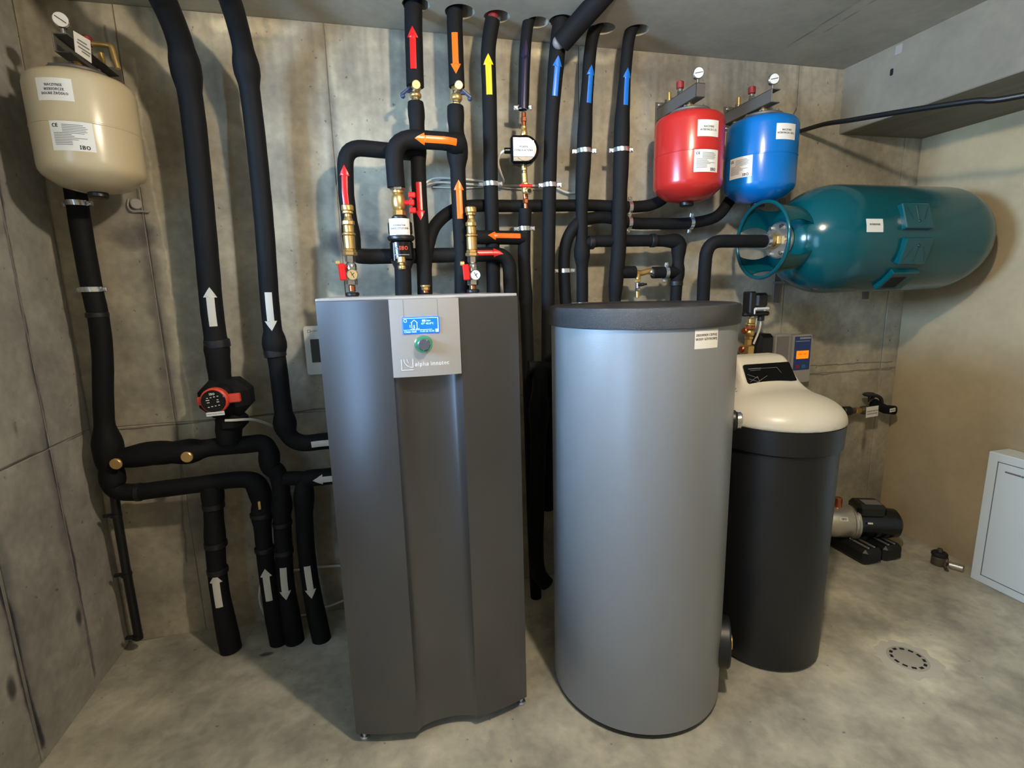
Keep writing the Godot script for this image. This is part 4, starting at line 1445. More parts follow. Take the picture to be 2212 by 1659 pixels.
	obj("dial_mark", st, M.paper, dial)
	letters("IBO", 0.008, func(x, y, dd): return q + d * (0.002 + dd) + rt * x + up * (y + 0.028), M.paper, dial)
	st = sh()
	var lb := Transform3D(Basis(rt, up, d), q + d * 0.001 - up * 0.047)
	rbox(st, lb, Vector3(0.062, 0.015, 0.0012), 0.0002)
	var s := obj("label_sticker", st, M.paper, t)
	letters("OBIEG DOLNE ŹRÓDŁO", 0.0039, on_plane(lb), M.ink, s)


# where a pipe coming down at p enters the jacket of the hot water tank
func into_tank(p: Vector3) -> Vector3:
	var d := Vector3(p.x - 0.553, 0, p.z - 0.762).normalized()
	return Vector3(0.553 + d.x * 0.3, p.y - 0.03, 0.762 + d.z * 0.3)


func right_pipes() -> void:
	var g := ""
	# supply riser, red
	var t := pipe("black insulated ceiling pipe with a red up arrow, above its brass valve", g, [Vector3(-0.121, 2.619, 0.18), Vector3(-0.127, 2.507, 0.18), Vector3(-0.133, 2.298, 0.185)], 0.034)
	arrow(t, Vector3(-0.132, 2.423, 0.18), Vector3(-0.135, 2.497, 0.18) - Vector3(-0.13, 2.348, 0.18), 0.0345, 0.15, M.red, "red arrow sticker pointing up", 0.022, Vector3(-0.2, 0, 1))
	t = pipe("black insulated pipe below the red arrow valve, running down to the silver cabinet top", g, curve([Vector3(-0.135, 2.239, 0.185), Vector3(-0.135, 2.173, 0.19), Vector3(-0.138, 2.051, 0.2), Vector3(-0.142, 1.927, 0.21), Vector3(-0.143, 1.8, 0.225), Vector3(-0.142, 1.673, 0.245), Vector3(-0.144, 1.563, 0.26), Vector3(-0.147, 1.489, 0.27)]), 0.030, [[Vector3(-0.135, 2.203, 0.187), 0.033, 0.035], [Vector3(-0.135, 2.068, 0.2), 0.034, 0.05]])
	arrow(t, Vector3(-0.137, 1.855, 0.216), Vector3(-0.139, 1.793, 0.216) - Vector3(-0.137, 1.917, 0.216), 0.0305, 0.15, M.red, "red arrow sticker pointing down", 0.02, Vector3(-0.1, 0, 1))
	# return, orange
	t = pipe("black insulated ceiling pipe with an orange down arrow, above its brass valve", g, [Vector3(0.039, 2.613, 0.175), Vector3(0.034, 2.539, 0.175), Vector3(0.031, 2.306, 0.185)], 0.031)
	arrow(t, Vector3(0.028, 2.416, 0.178), Vector3(0.028, 2.344, 0.18) - Vector3(0.027, 2.488, 0.178), 0.0315, 0.15, M.orange, "orange arrow sticker pointing down", 0.022, Vector3(-0.2, 0, 1))
	t = pipe("black insulated pipe below the orange arrow valve, with an orange up arrow", g, curve([Vector3(0.021, 2.23, 0.19), Vector3(0.019, 2.16, 0.2), Vector3(0.017, 2.052, 0.215), Vector3(0.015, 1.928, 0.22), Vector3(0.015, 1.783, 0.225), Vector3(0.014, 1.635, 0.23), Vector3(0.009, 1.485, 0.23)]), 0.031, [[Vector3(0.022, 2.198, 0.19), 0.034, 0.04], [Vector3(0.018, 2.061, 0.215), 0.043, 0.06]])
	arrow(t, Vector3(0.016, 1.867, 0.22), Vector3(0.015, 1.933, 0.22) - Vector3(0.015, 1.8, 0.22), 0.032, 0.15, M.orange, "orange arrow sticker pointing up", 0.022, Vector3(-0.1, 0, 1))
	t = pipe("black insulated cross pipe with an orange left arrow, bending down to the dirt separator", g, bend([Vector3(0.022, 2.077, 0.24), Vector3(-0.031, 2.079, 0.27), Vector3(-0.236, 2.078, 0.29), Vector3(-0.234, 1.901, 0.29)], 0.09), 0.0335, [[Vector3(0.009, 2.075, 0.245), 0.042, 0.035]])
	arrow(t, Vector3(-0.086, 2.083, 0.273), Vector3(-0.159, 2.077, 0.29) - Vector3(-0.01, 2.089, 0.256), 0.034, 0.15, M.orange, "orange arrow sticker pointing left", 0.024, Vector3(0, -0.15, 1))
	# red loop on the left
	t = pipe("black insulated pipe with a red up arrow, leftmost above the silver cabinet", g, bend([Vector3(-0.152, 2.05, 0.2), Vector3(-0.268, 2.055, 0.2), Vector3(-0.414, 2.061, 0.21), Vector3(-0.423, 1.886, 0.215), Vector3(-0.418, 1.748, 0.215), Vector3(-0.414, 1.654, 0.215), Vector3(-0.35, 1.651, 0.215), Vector3(0.221, 1.655, 0.215), Vector3(0.222, 1.478, 0.215)], 0.07), 0.030, [[Vector3(-0.415, 1.73, 0.215), 0.035, 0.06]])
	arrow(t, Vector3(-0.421, 1.913, 0.215), Vector3(-0.421, 1.977, 0.215) - Vector3(-0.419, 1.845, 0.215), 0.0305, 0.15, M.red, "red arrow sticker pointing up", 0.02, Vector3(-0.1, 0, 1))
	arrow(t, Vector3(0.112, 1.65, 0.215), Vector3(1, 0.0, 0), 0.0305, 0.15, M.red, "red arrow sticker pointing right", 0.02, Vector3(0, 0.2, 1))
	# separator outlet
	pipe("black insulated pipe under the dirt separator", g, [Vector3(-0.227, 1.661, 0.29), Vector3(-0.23, 1.564, 0.3), Vector3(-0.233, 1.492, 0.3)], 0.032)
	# expansion lines
	t = pipe("black insulated pipe from under the red vessel, sweeping left and down to the silver cabinet", g, curve([Vector3(1.009, 1.942, 0.12), Vector3(0.986, 1.902, 0.12), Vector3(0.915, 1.875, 0.12), Vector3(0.798, 1.867, 0.12), Vector3(0.638, 1.872, 0.12), Vector3(0.462, 1.869, 0.12), Vector3(0.249, 1.865, 0.12), Vector3(0.084, 1.862, 0.13), Vector3(-0.003, 1.839, 0.15), Vector3(-0.08, 1.778, 0.19), Vector3(-0.12, 1.692, 0.23), Vector3(-0.138, 1.6, 0.25), Vector3(-0.145, 1.526, 0.265)]), 0.026)
	clamp_on(t, Vector3(0.819, 1.865, 0.12), Vector3(1, 0, 0), 0.026, Vector3(0, 1, 0.2))
	t = pipe("black insulated pipe from under the blue vessel, bending down behind the grey tank", g, curve([Vector3(1.369, 1.942, 0.12), Vector3(1.341, 1.892, 0.12), Vector3(1.273, 1.825, 0.12), Vector3(1.136, 1.797, 0.12), Vector3(0.965, 1.794, 0.12), Vector3(0.839, 1.796, 0.12), Vector3(0.729, 1.818, 0.12), Vector3(0.632, 1.815, 0.135), Vector3(0.555, 1.789, 0.15), Vector3(0.507, 1.728, 0.155), Vector3(0.491, 1.655, 0.15), Vector3(0.49, 1.553, 0.15), Vector3(0.498, 1.386, 0.15), Vector3(0.503, 1.127, 0.15), into_tank(Vector3(0.503, 1.061, 0.15))]), 0.0265)
	clamp_on(t, Vector3(0.818, 1.798, 0.12), Vector3(1, 0, 0), 0.0265, Vector3(0, 1, 0.2))
	clamp_on(t, Vector3(1.139, 1.797, 0.12), Vector3(1, 0, 0), 0.0265, Vector3(0, 1, 0.2))
	clamp_on(t, Vector3(0.493, 1.584, 0.15), Vector3(0, 1, 0), 0.0265)
	# yellow arrow
	t = pipe("black insulated ceiling pipe with a yellow up arrow", g, curve([Vector3(0.187, 2.563, 0.172), Vector3(0.166, 2.451, 0.172), Vector3(0.165, 2.297, 0.172), Vector3(0.163, 2.121, 0.172), Vector3(0.159, 1.903, 0.172), Vector3(0.159, 1.714, 0.172), Vector3(0.156, 1.44, 0.172)]), 0.030)
	arrow(t, Vector3(0.167, 2.355, 0.172), Vector3(-0.01, 1, 0), 0.0305, 0.15, M.yellow, "yellow arrow sticker pointing up", 0.022, Vector3(-0.2, 0, 1))
	clamp_on(t, Vector3(0.159, 1.943, 0.172), Vector3(0, 1, 0), 0.0305)
	var st := sh()
	rod(st, Vector3(0.187, 2.553, 0.172), Vector3(0.193, 2.62, 0.172), 0.02)
	obj("bare_pipe", st, M.dull_red, t, "bare reddish pipe end in the ceiling hole")
	# circulation line, purple arrow
	t = pipe("slim black insulated ceiling pipe with a dark purple strip, above the circulation pump", g, curve([Vector3(0.351, 2.608, 0.158), Vector3(0.335, 2.555, 0.158), Vector3(0.322, 2.451, 0.16), Vector3(0.31, 2.246, 0.16)]), 0.0235)
	arrow(t, Vector3(0.316, 2.372, 0.16), Vector3(0.323, 2.485, 0.16) - Vector3(0.31, 2.266, 0.16), 0.024, 0.26, M.purple, "dark purple arrow sticker", 0.02, Vector3(-0.2, 0, 1))
	clamp_on(t, Vector3(0.308, 2.251, 0.16), Vector3(0, 1, 0), 0.018)
	t = pipe("black insulated pipe below the circulation pump, carrying an orange left arrow branch", g, curve([Vector3(0.308, 1.845, 0.17), Vector3(0.302, 1.753, 0.17), Vector3(0.298, 1.636, 0.17), Vector3(0.301, 1.516, 0.17), Vector3(0.304, 1.353, 0.17), Vector3(0.307, 1.143, 0.17), Vector3(0.311, 0.814, 0.17), Vector3(0.316, 0.347, 0.17), Vector3(0.324, -0.001, 0.17)]), 0.0275, [[Vector3(0.303, 1.476, 0.17), 0.031, 0.05]])
	clamp_on(t, Vector3(0.302, 1.764, 0.17), Vector3(0, 1, 0), 0.026)
	st = sh()
	tube(st, [Vector3(0.294, 1.725, 0.175), Vector3(0.148, 1.726, 0.19), Vector3(0.026, 1.726, 0.215)], 0.029, 22)
	obj("branch_sleeve", st, M.foam, t)
	arrow(t, Vector3(0.197, 1.726, 0.185), Vector3(0.107, 1.726, 0.195) - Vector3(0.284, 1.725, 0.175), 0.0295, 0.15, M.orange, "orange arrow sticker pointing left", 0.019, Vector3(0, 0.2, 1))
	# blue arrows
	t = pipe("black insulated ceiling pipe with a blue up arrow, leftmost of the three", g, curve([Vector3(0.469, 2.586, 0.19), Vector3(0.454, 2.483, 0.19), Vector3(0.44, 2.344, 0.185), Vector3(0.426, 2.166, 0.18), Vector3(0.417, 1.981, 0.18), Vector3(0.411, 1.79, 0.18), Vector3(0.404, 1.554, 0.18), Vector3(0.396, 1.139, 0.18), Vector3(0.385, 0.462, 0.18)]), 0.029, [[Vector3(0.456, 2.466, 0.19), 0.033, 0.2]])
	arrow(t, Vector3(0.444, 2.362, 0.186), Vector3(0.446, 2.438, 0.188) - Vector3(0.44, 2.288, 0.184), 0.031, 0.15, M.blue, "blue arrow sticker pointing up", 0.021, Vector3(-0.1, 0, 1))
	clamp_on(t, Vector3(0.417, 1.943, 0.18), Vector3(0, 1, 0), 0.0295)
	t = pipe("black insulated ceiling pipe with a blue up arrow, middle one of three", g, curve([Vector3(0.644, 2.597, 0.16), Vector3(0.621, 2.552, 0.16), Vector3(0.607, 2.471, 0.16), Vector3(0.598, 2.363, 0.16), Vector3(0.59, 2.271, 0.16), Vector3(0.586, 2.197, 0.16), Vector3(0.58, 2.065, 0.16), Vector3(0.571, 1.892, 0.16), Vector3(0.571, 1.674, 0.16), Vector3(0.573, 1.551, 0.16), Vector3(0.573, 1.384, 0.16), Vector3(0.573, 1.125, 0.16), into_tank(Vector3(0.573, 1.058, 0.16))]), 0.0265, [[Vector3(0.582, 2.084, 0.16), 0.0325, 0.22], [Vector3(0.573, 1.663, 0.16), 0.036, 0.05], [Vector3(0.573, 1.363, 0.16), 0.034, 0.05]])
	arrow(t, Vector3(0.605, 2.351, 0.16), Vector3(0.615, 2.422, 0.16) - Vector3(0.603, 2.276, 0.16), 0.027, 0.15, M.blue, "blue arrow sticker pointing up", 0.019, Vector3(0.05, 0, 1))
	clamp_on(t, Vector3(0.582, 2.09, 0.16), Vector3(0, 1, 0), 0.0325)
	clamp_on(t, Vector3(0.573, 1.432, 0.16), Vector3(0, 1, 0), 0.03)
	st = sh()
	tube(st, bend([Vector3(0.573, 1.7, 0.16), Vector3(0.645, 1.712, 0.16), Vector3(0.898, 1.713, 0.16), Vector3(1.058, 1.71, 0.16), Vector3(1.056, 1.584, 0.16), Vector3(1.047, 1.366, 0.16), Vector3(1.048, 1.186, 0.16), into_tank(Vector3(1.048, 1.186, 0.16))], 0.03), 0.0265, 22, [[Vector3(1.047, 1.691, 0.16), 0.035, 0.06], [Vector3(1.057, 1.563, 0.16), 0.033, 0.04]])
	obj("branch_sleeve", st, M.foam, t)
	for q in [[Vector3(0.615, 1.706, 0.16), Vector3(1, 0, 0)], [Vector3(0.921, 1.713, 0.16), Vector3(1, 0, 0)], [Vector3(1.051, 1.515, 0.16), Vector3(0, 1, 0)]]:
		band(t, q[0], q[1], 0.0275, 0.012)
	t = pipe("black insulated ceiling pipe with a blue up arrow, rightmost of the three", g, curve([Vector3(0.803, 2.602, 0.172), Vector3(0.782, 2.554, 0.172), Vector3(0.771, 2.478, 0.172), Vector3(0.762, 2.369, 0.172), Vector3(0.757, 2.285, 0.172), Vector3(0.753, 2.22, 0.172), Vector3(0.751, 2.068, 0.172), Vector3(0.747, 1.893, 0.172), Vector3(0.744, 1.671, 0.172), Vector3(0.734, 1.547, 0.172), Vector3(0.729, 1.379, 0.172), Vector3(0.733, 1.116, 0.172), into_tank(Vector3(0.733, 1.049, 0.172))]), 0.0255, [[Vector3(0.751, 2.087, 0.172), 0.0345, 0.26], [Vector3(0.74, 1.753, 0.172), 0.034, 0.3], [Vector3(0.734, 1.568, 0.172), 0.034, 0.12]])
	arrow(t, Vector3(0.765, 2.347, 0.172), Vector3(0.768, 2.424, 0.172) - Vector3(0.761, 2.276, 0.172), 0.027, 0.15, M.blue, "blue arrow sticker pointing up", 0.019, Vector3(-0.05, 0, 1))
	clamp_on(t, Vector3(0.751, 2.097, 0.172), Vector3(0, 1, 0), 0.034)
	clamp_on(t, Vector3(0.729, 1.428, 0.172), Vector3(0, 1, 0), 0.033)
	st = sh()
	tube(st, [Vector3(0.743, 1.572, 0.172), Vector3(0.826, 1.571, 0.172)], 0.028, 22)
	obj("branch_sleeve", st, M.foam, t)
	# mixing stub with drain cock between the two pipes
	t = thing("drain_cock", "brass drain cock on a short tee between two black pipes above the grey tank", "valve", Vector3(0.845, 1.471, 0.172))
	st = sh()
	tube(st, curve([Vector3(0.826, 1.571, 0.172), Vector3(0.859, 1.566, 0.172), Vector3(0.895, 1.574, 0.172), Vector3(0.923, 1.573, 0.172)]), 0.013, 16)
	obj("brass_tee", st, M.brass, t)
	stack(t, Vector3(0.843, 1.566, 0.172), Vector3(0, -1, 0), [["c", 0.012, 0.028, "brass", "brass_pipe"], ["n", 0.016, 0.014, "brass", "union_nut"], ["c", 0.010, 0.026, "chrome", "valve_body"], ["n", 0.014, 0.014, "chrome", "outlet_nut"], ["c", 0.010, 0.03, "brass", "outlet"]])
	st = sh()
	rod(st, Vector3(0.844, 1.511, 0.172), Vector3(0.858, 1.515, 0.2), 0.008)
	rod(st, Vector3(0.849, 1.513, 0.198), Vector3(0.875, 1.515, 0.198), 0.005)
	obj("valve_lever", st, M.black, t)
	st = sh()
	tube(st, [Vector3(0.919, 1.567, 0.172), Vector3(0.981, 1.568, 0.172), Vector3(1.058, 1.567, 0.165)], 0.027, 22)
	obj("foam_sleeve", st, M.foam, t)
	st = sh()
	rod(st, Vector3(0.904, 1.576, 0.172), Vector3(0.926, 1.567, 0.172), 0.017)
	obj("end_nut", st, M.chrome, t)
	clamp_on(t, Vector3(0.984, 1.566, 0.172), Vector3(1, 0, 0), 0.0275, Vector3(0, 1, 0.2))
	# pressure tank line
	t = pipe("black insulated pipe from the teal tank, bending down behind the grey tank", g, bend([Vector3(1.396, 1.693, 0.33), Vector3(1.263, 1.694, 0.33), Vector3(1.098, 1.695, 0.32), Vector3(1.105, 1.537, 0.3), Vector3(1.119, 1.348, 0.28), Vector3(1.123, 1.196, 0.28), into_tank(Vector3(1.123, 1.196, 0.28))], 0.07), 0.0285)
	st = sh()
	lathe(st, [Vector2(0.0285, -0.006), Vector2(0.033, -0.006), Vector2(0.033, 0.01), Vector2(0.02, 0.014)], Transform3D(along(Vector3(1, 0, 0)), Vector3(1.394, 1.693, 0.33)), 24)
	obj("end_collar", st, M.zinc, t)
	# diagonal duct under the ceiling
	t = pipe("black insulated pipe slanting forward under the ceiling from behind the blue arrow pipe", g, [Vector3(0.458, 2.482, 0.225), Vector3(0.501, 2.523, 0.28), Vector3(0.597, 2.61, 0.43)], 0.040)
	st = sh()
	ball(st, Vector3(0.445, 2.48, 0.228), 0.026, Vector3(1, 1, 0.8), 16)
	obj("grey_end", st, M.grey_dark, t)
	# sleeves in the gap between the cabinet and the grey tank
	t = pipe("black insulated elbow in the gap between the metal cabinet and the grey tank", g, bend([Vector3(0.296, 1.156, 0.2), Vector3(0.372, 1.15, 0.2), Vector3(0.449, 1.138, 0.2)], 0.03), 0.036)
	t = pipe("thick black insulated loop hanging low in the gap between cabinet and grey tank", g, curve([Vector3(0.351, 1.148, 0.22), Vector3(0.324, 1.034, 0.28), Vector3(0.311, 0.851, 0.3), Vector3(0.3, 0.57, 0.3), Vector3(0.292, 0.345, 0.3), Vector3(0.301, 0.215, 0.3), Vector3(0.339, 0.151, 0.31)]), 0.034, [[Vector3(0.317, 0.977, 0.3), 0.045, 0.08]])
	st = sh()
	rod(st, Vector3(0.317, 0.183, 0.31), Vector3(0.33, 0.138, 0.31), 0.02)
	obj("pipe_end", st, M.steel, t)


# ---------------------------------------------------------------- brass fittings
func ball_valve(label: String, a: Vector3, b: Vector3, side: float) -> void:
	var t := thing("ball_valve", label, "valve", b, "brass valves under the ceiling pipes")
	var d := (b - a).normalized()
	var h := a.distance_to(b)
	stack(t, a, d, [["n", 0.022, h * 0.2, "brass", "union_nut"], ["c", 0.019, h * 0.15, "chrome", "valve_neck"], ["s", 0.024, h * 0.35, "brass", "valve_body"], ["c", 0.017, h * 0.1, "chrome", "valve_neck"], ["n", 0.019, h * 0.2, "brass", "union_nut"]])
	var m := a.lerp(b, 0.08)
	var st := sh()
	var f := Vector3(0.0, -0.12, 1).normalized()
	rod(st, m, m + f * 0.05, 0.011)
	rod(st, m + f * 0.05, m + f * 0.060, 0.0165, 28)
	var g := obj("plug_cap", st, M.gold, t, "round brass plug facing the room")
	st = sh()
	for s in [-1.0, 1.0]:
		rbox(st, Transform3D(Basis(), m + f * 0.0605 + Vector3(0.0035 * s, 0, 0)), Vector3(0.002, 0.008, 0.001), 0.0003)
	obj("plug_mark", st, M.brass, g)
	st = sh()
	var q := a.lerp(b, 0.3)
	rod(st, q, q + Vector3(side * 0.034, 0, 0.01), 0.008)
	rbox(st, Transform3D(Basis(Vector3(0, 0, 1), 0.9 * side), q + Vector3(side * 0.038, -0.004, 0.012)), Vector3(0.012, 0.05, 0.014), 0.004)
	ball(st, q + Vector3(side * 0.05, -0.022, 0.012), 0.009, Vector3.ONE, 12)
	obj("valve_handle", st, mat(Color(0.20, 0.24, 0.36), 0.35), t, "small blue wing handle")


func safety_stack(label: String, a: Vector3, b: Vector3, round_gauge: bool) -> void:
	var t := thing("safety_group", label, "safety valve", a, "brass safety groups on the cabinet top")
	var d := (b - a).normalized()
	var h := a.distance_to(b)
	stack(t, a, d, [["c", 0.013, h * 0.08, "copper", "copper_pipe"], ["n", 0.023, h * 0.07, "chrome", "union_nut"], ["c", 0.014, h * 0.05, "chrome", "nipple"], ["s", 0.022, h * 0.15, "chrome", "valve_body"], ["n", 0.020, h * 0.08, "chrome", "chrome_nut"], ["n", 0.027, h * 0.045, "brass", "union_nut"], ["n", 0.023, h * 0.03, "brass", "lock_nut"], ["c", 0.021, h * 0.16, "brass", "valve_barrel"], ["c", 0.024, h * 0.03, "brass", "ring"], ["c", 0.019, h * 0.09, "brass", "barrel_neck"], ["o", 0.023, h * 0.05, "brass", "union_nut"], ["k", 0.018, h * 0.04, "brass", "taper"], ["c", 0.013, h * 0.04, "brass", "nipple"], ["o", 0.020, h * 0.03, "brass", "lock_nut"], ["c", 0.022, h * 0.07, "brass", "top_barrel"]])
	var st := sh()
	var q := a + d * h * 0.28
	rod(st, q, q + Vector3(-0.035, 0.008, 0.02), 0.007)
	rbox(st, Transform3D(Basis(Vector3(0, 0, 1), 0.06), q + Vector3(-0.030, -0.014, 0.026)), Vector3(0.026, 0.062, 0.012), 0.004)
	var hd := obj("valve_handle", st, M.red, t, "red lever handle")
	st = sh()
	rod(st, q + Vector3(-0.052, 0.02, 0.022), q + Vector3(-0.036, 0.02, 0.022), 0.009)
	obj("handle_nut", st, M.gold, hd)
	q = a + d * h * 0.2 + Vector3(0.006, 0, 0.022)
	st = sh()
	rod(st, q, q + Vector3(0, 0, 0.016), 0.0215, 28)
	var g := obj("dial_gauge", st, M.chrome, t, "small round gauge")
	st = sh()
	rod(st, q + Vector3(0, 0, 0.0155), q + Vector3(0, 0, 0.0172), 0.0185, 28)
	obj("gauge_face", st, M.paper if round_gauge else M.gold, g)
	st = sh()
	rbox(st, Transform3D(Basis(Vector3(0, 0, 1), 0.5), q + Vector3(0, 0, 0.0175)), Vector3(0.0025, 0.026, 0.0008), 0.0002)
	rbox(st, Transform3D(Basis(Vector3(0, 0, 1), -0.9), q + Vector3(0.002, 0.002, 0.0175)), Vector3(0.0025, 0.014, 0.0008), 0.0002)
	obj("gauge_needle", st, M.ink, g)
	st = sh()
	lathe(st, disc_profile(0.026, 0.016, 0.004), Transform3D(Basis(), Vector3(a.x, 1.497, a.z)), 24)
	obj("rubber_grommet", st, M.black, t)


func fittings() -> void:
	ball_valve("brass valve with a round plug under the red up arrow", Vector3(-0.133, 2.296, 0.185), Vector3(-0.135, 2.236, 0.185), -1.0)
	ball_valve("brass valve with a round plug under the orange down arrow", Vector3(0.031, 2.306, 0.185), Vector3(0.023, 2.228, 0.188), 1.0)
	safety_stack("tall brass safety group with a red lever at the left end of the cabinet top", Vector3(-0.425, 1.515, 0.3), Vector3(-0.418, 1.829, 0.3), false)
	safety_stack("tall brass safety group with a red lever beside the red right arrow", Vector3(0.045, 1.503, 0.3), Vector3(0.049, 1.827, 0.3), true)
	# dirt separator
	var p := Vector3(-0.23, 1.903, 0.29)
	var e := Vector3(-0.228, 1.649, 0.29)
	var d := (e - p).normalized()
	var t := thing("dirt_separator", "black dirt separator with a paper label and a red handled brass valve on top", "dirt separator", e)
	var b := stack(t, p, d, [["n", 0.028, 0.012, "chrome", "top_nut"], ["c", 0.022, 0.012, "brass", "neck"], ["s", 0.026, 0.062, "brass", "valve_body"], ["n", 0.024, 0.020, "brass", "union_nut"]])
	stack(t, b, d, [["c", 0.030, 0.02, "black", "top_cap"], ["c", 0.046, 0.052, "black", "upper_body"], ["c", 0.052, 0.022, "black", "collar"], ["c", 0.045, 0.075, "black_gloss", "filter_bowl"], ["k", 0.045, 0.03, "black", "bowl_base"]])
	var st := sh()
	var q := p + d * 0.058
	rod(st, q, q + Vector3(0.045, 0, 0.01), 0.010)
	rbox(st, Transform3D(Basis(), q + Vector3(0.05, 0.0, 0.012)), Vector3(0.02, 0.024, 0.02), 0.004)
	rbox(st, Transform3D(Basis(), q + Vector3(0.052, 0.028, 0.012)), Vector3(0.028, 0.022, 0.014), 0.004)
	rbox(st, Transform3D(Basis(), q + Vector3(0.052, -0.028, 0.012)), Vector3(0.026, 0.022, 0.014), 0.004)
	obj("valve_handle", st, M.red, t, "red butterfly handle")
	var c := b + d * 0.045
	var f := on_drum(Vector3(c.x, 0, c.z), 0.047, -0.12, c.y)
	var s := sticker(f, 0.088, 0.062, M.paper, t, Vector3(0, 0, 1))
	letters("SEPARATOR\nZANIECZYSZCZEŃ", 0.0063, f, M.ink, s, true, 3.0)
	c = b + d * 0.135
	var f2 := on_drum(Vector3(c.x, 0, c.z), 0.0455, -0.05, c.y)
	var logo := letters("IBO", 0.014, func(x, y, dd): return f2.call(x + 0.008, y + 0.012, dd), M.pump_orange, t, true, 0.0, "printed_name")
	logo.set_meta("label", "orange printed letters")
	st = sh()
	sheet(st, func(u, v): return f2.call(u, v, 0.0006), -0.032, 0.03, -0.014, -0.011, 8, 1, Vector3(0, 0, 1))
	sheet(st, func(u, v): return f2.call(u, v, 0.0006), -0.034, -0.028, -0.034, 0.032, 1, 2, Vector3(0, 0, 1))
	for k in 10:
		var a0 := PI * 0.4 + k * 0.46
		sheet(st, func(u, v): return f2.call(-0.017 + v * cos(u), 0.013 + v * sin(u), 0.0006), a0, a0 + 0.46, 0.005, 0.007, 1, 1, Vector3(0, 0, 1))
	obj("printed_line", st, M.print_grey, t)
	q = Vector3(-0.233, 1.629, 0.325)
	stack(t, Vector3(-0.232, 1.641, 0.3), Vector3(0, -0.2, 1), [["c", 0.012, 0.03, "brass", "drain_neck"]])
	stack(t, q + Vector3(0, 0.012, 0.0), Vector3(0, -1, 0.1), [["o", 0.017, 0.022, "brass", "drain_nut"], ["c", 0.010, 0.008, "brass", "drain_neck"], ["s", 0.015, 0.018, "brass", "drain_plug"]])
	# brass end of the down pipe on the cabinet
	t = thing("brass_union", "small brass union where the red down arrow pipe meets the cabinet", "pipe fitting", Vector3(-0.147, 1.504, 0.3))
	stack(t, Vector3(-0.146, 1.502, 0.31), Vector3(0, 1, 0), [["c", 0.012, 0.012, "copper", "copper_pipe"], ["n", 0.016, 0.012, "brass", "union_nut"], ["c", 0.019, 0.008, "brass", "ring"]])
	# circulation pump on the purple line
	t = thing("circulation_pump", "small round black pump with a white label on the brass pipe under the purple strip", "pump", Vector3(0.302, 2.013, 0.19))
	c = Vector3(0.301, 2.073, 0.2)
	d = Vector3(-0.12, -0.03, 1).normalized()
	st = sh()
	rod(st, c - d * 0.06, c + d * 0.03, 0.057, 40, 0.012)
	var up := (Vector3.UP - d * d.y).normalized()
	var rt := up.cross(d)
	rbox(st, Transform3D(Basis(rt, up, d), c - rt * 0.018), Vector3(0.085, 0.11, 0.058), 0.01)
	rod(st, c - rt * 0.055, c - rt * 0.085, 0.012)
	obj("pump_housing", st, M.black_gloss, t)
	var lf := Transform3D(Basis(rt, up, d), c + d * 0.0318 - rt * 0.008 + up * 0.002)
	st = sh()
	rbox(st, lf, Vector3(0.086, 0.062, 0.001), 0.0003)
	s = obj("label_sticker", st, M.paper, t)
	letters("POMPA\nCYRKULACYJNA", 0.0074, on_plane(lf), M.ink, s, true, 3.0)
	stack(t, Vector3(0.31, 2.232, 0.165), Vector3(0.307, 2.126, 0.175) - Vector3(0.31, 2.232, 0.165), [["c", 0.010, 0.02, "copper", "copper_pipe"], ["n", 0.0125, 0.018, "copper", "press_fitting"], ["c", 0.010, 0.018, "copper", "copper_pipe"], ["c", 0.012, 0.012, "brass", "nipple"], ["s", 0.015, 0.032, "brass", "check_valve"], ["n", 0.014, 0.014, "chrome", "union_nut"]])
	b = stack(t, Vector3(0.304, 2.03, 0.178), Vector3(0.31, 1.845, 0.172) - Vector3(0.304, 2.03, 0.178), [["n", 0.019, 0.008, "chrome", "union_nut"], ["c", 0.013, 0.022, "brass", "nipple"], ["c", 0.010, 0.010, "chrome", "neck"], ["c", 0.0125, 0.038, "brass", "brass_pipe"], ["n", 0.015, 0.012, "brass", "union_nut"], ["s", 0.015, 0.034, "brass", "valve_body"], ["c", 0.011, 0.02, "copper", "copper_pipe"], ["n", 0.0125, 0.018, "copper", "press_fitting"], ["c", 0.010, 0.04, "copper", "copper_pipe"]])
	st = sh()
	q = Vector3(0.307, 1.937, 0.19)
	rbox(st, Transform3D(Basis(), q), Vector3(0.056, 0.012, 0.012), 0.003)
	obj("valve_handle", st, M.red, t, "red lever handle")
	q = Vector3(0.316, 1.918, 0.185)
	st = sh()
	rod(st, q, q + Vector3(0.0, -0.005, 0.028), 0.014, 20)
	var nz := obj("drain_nozzle", st, M.brass, t)
	st = sh()
	rod(st, q + Vector3(0, -0.005, 0.0285), q + Vector3(0, -0.005, 0.030), 0.009, 16)
	obj("nozzle_bore", st, M.dark_hole, nz)


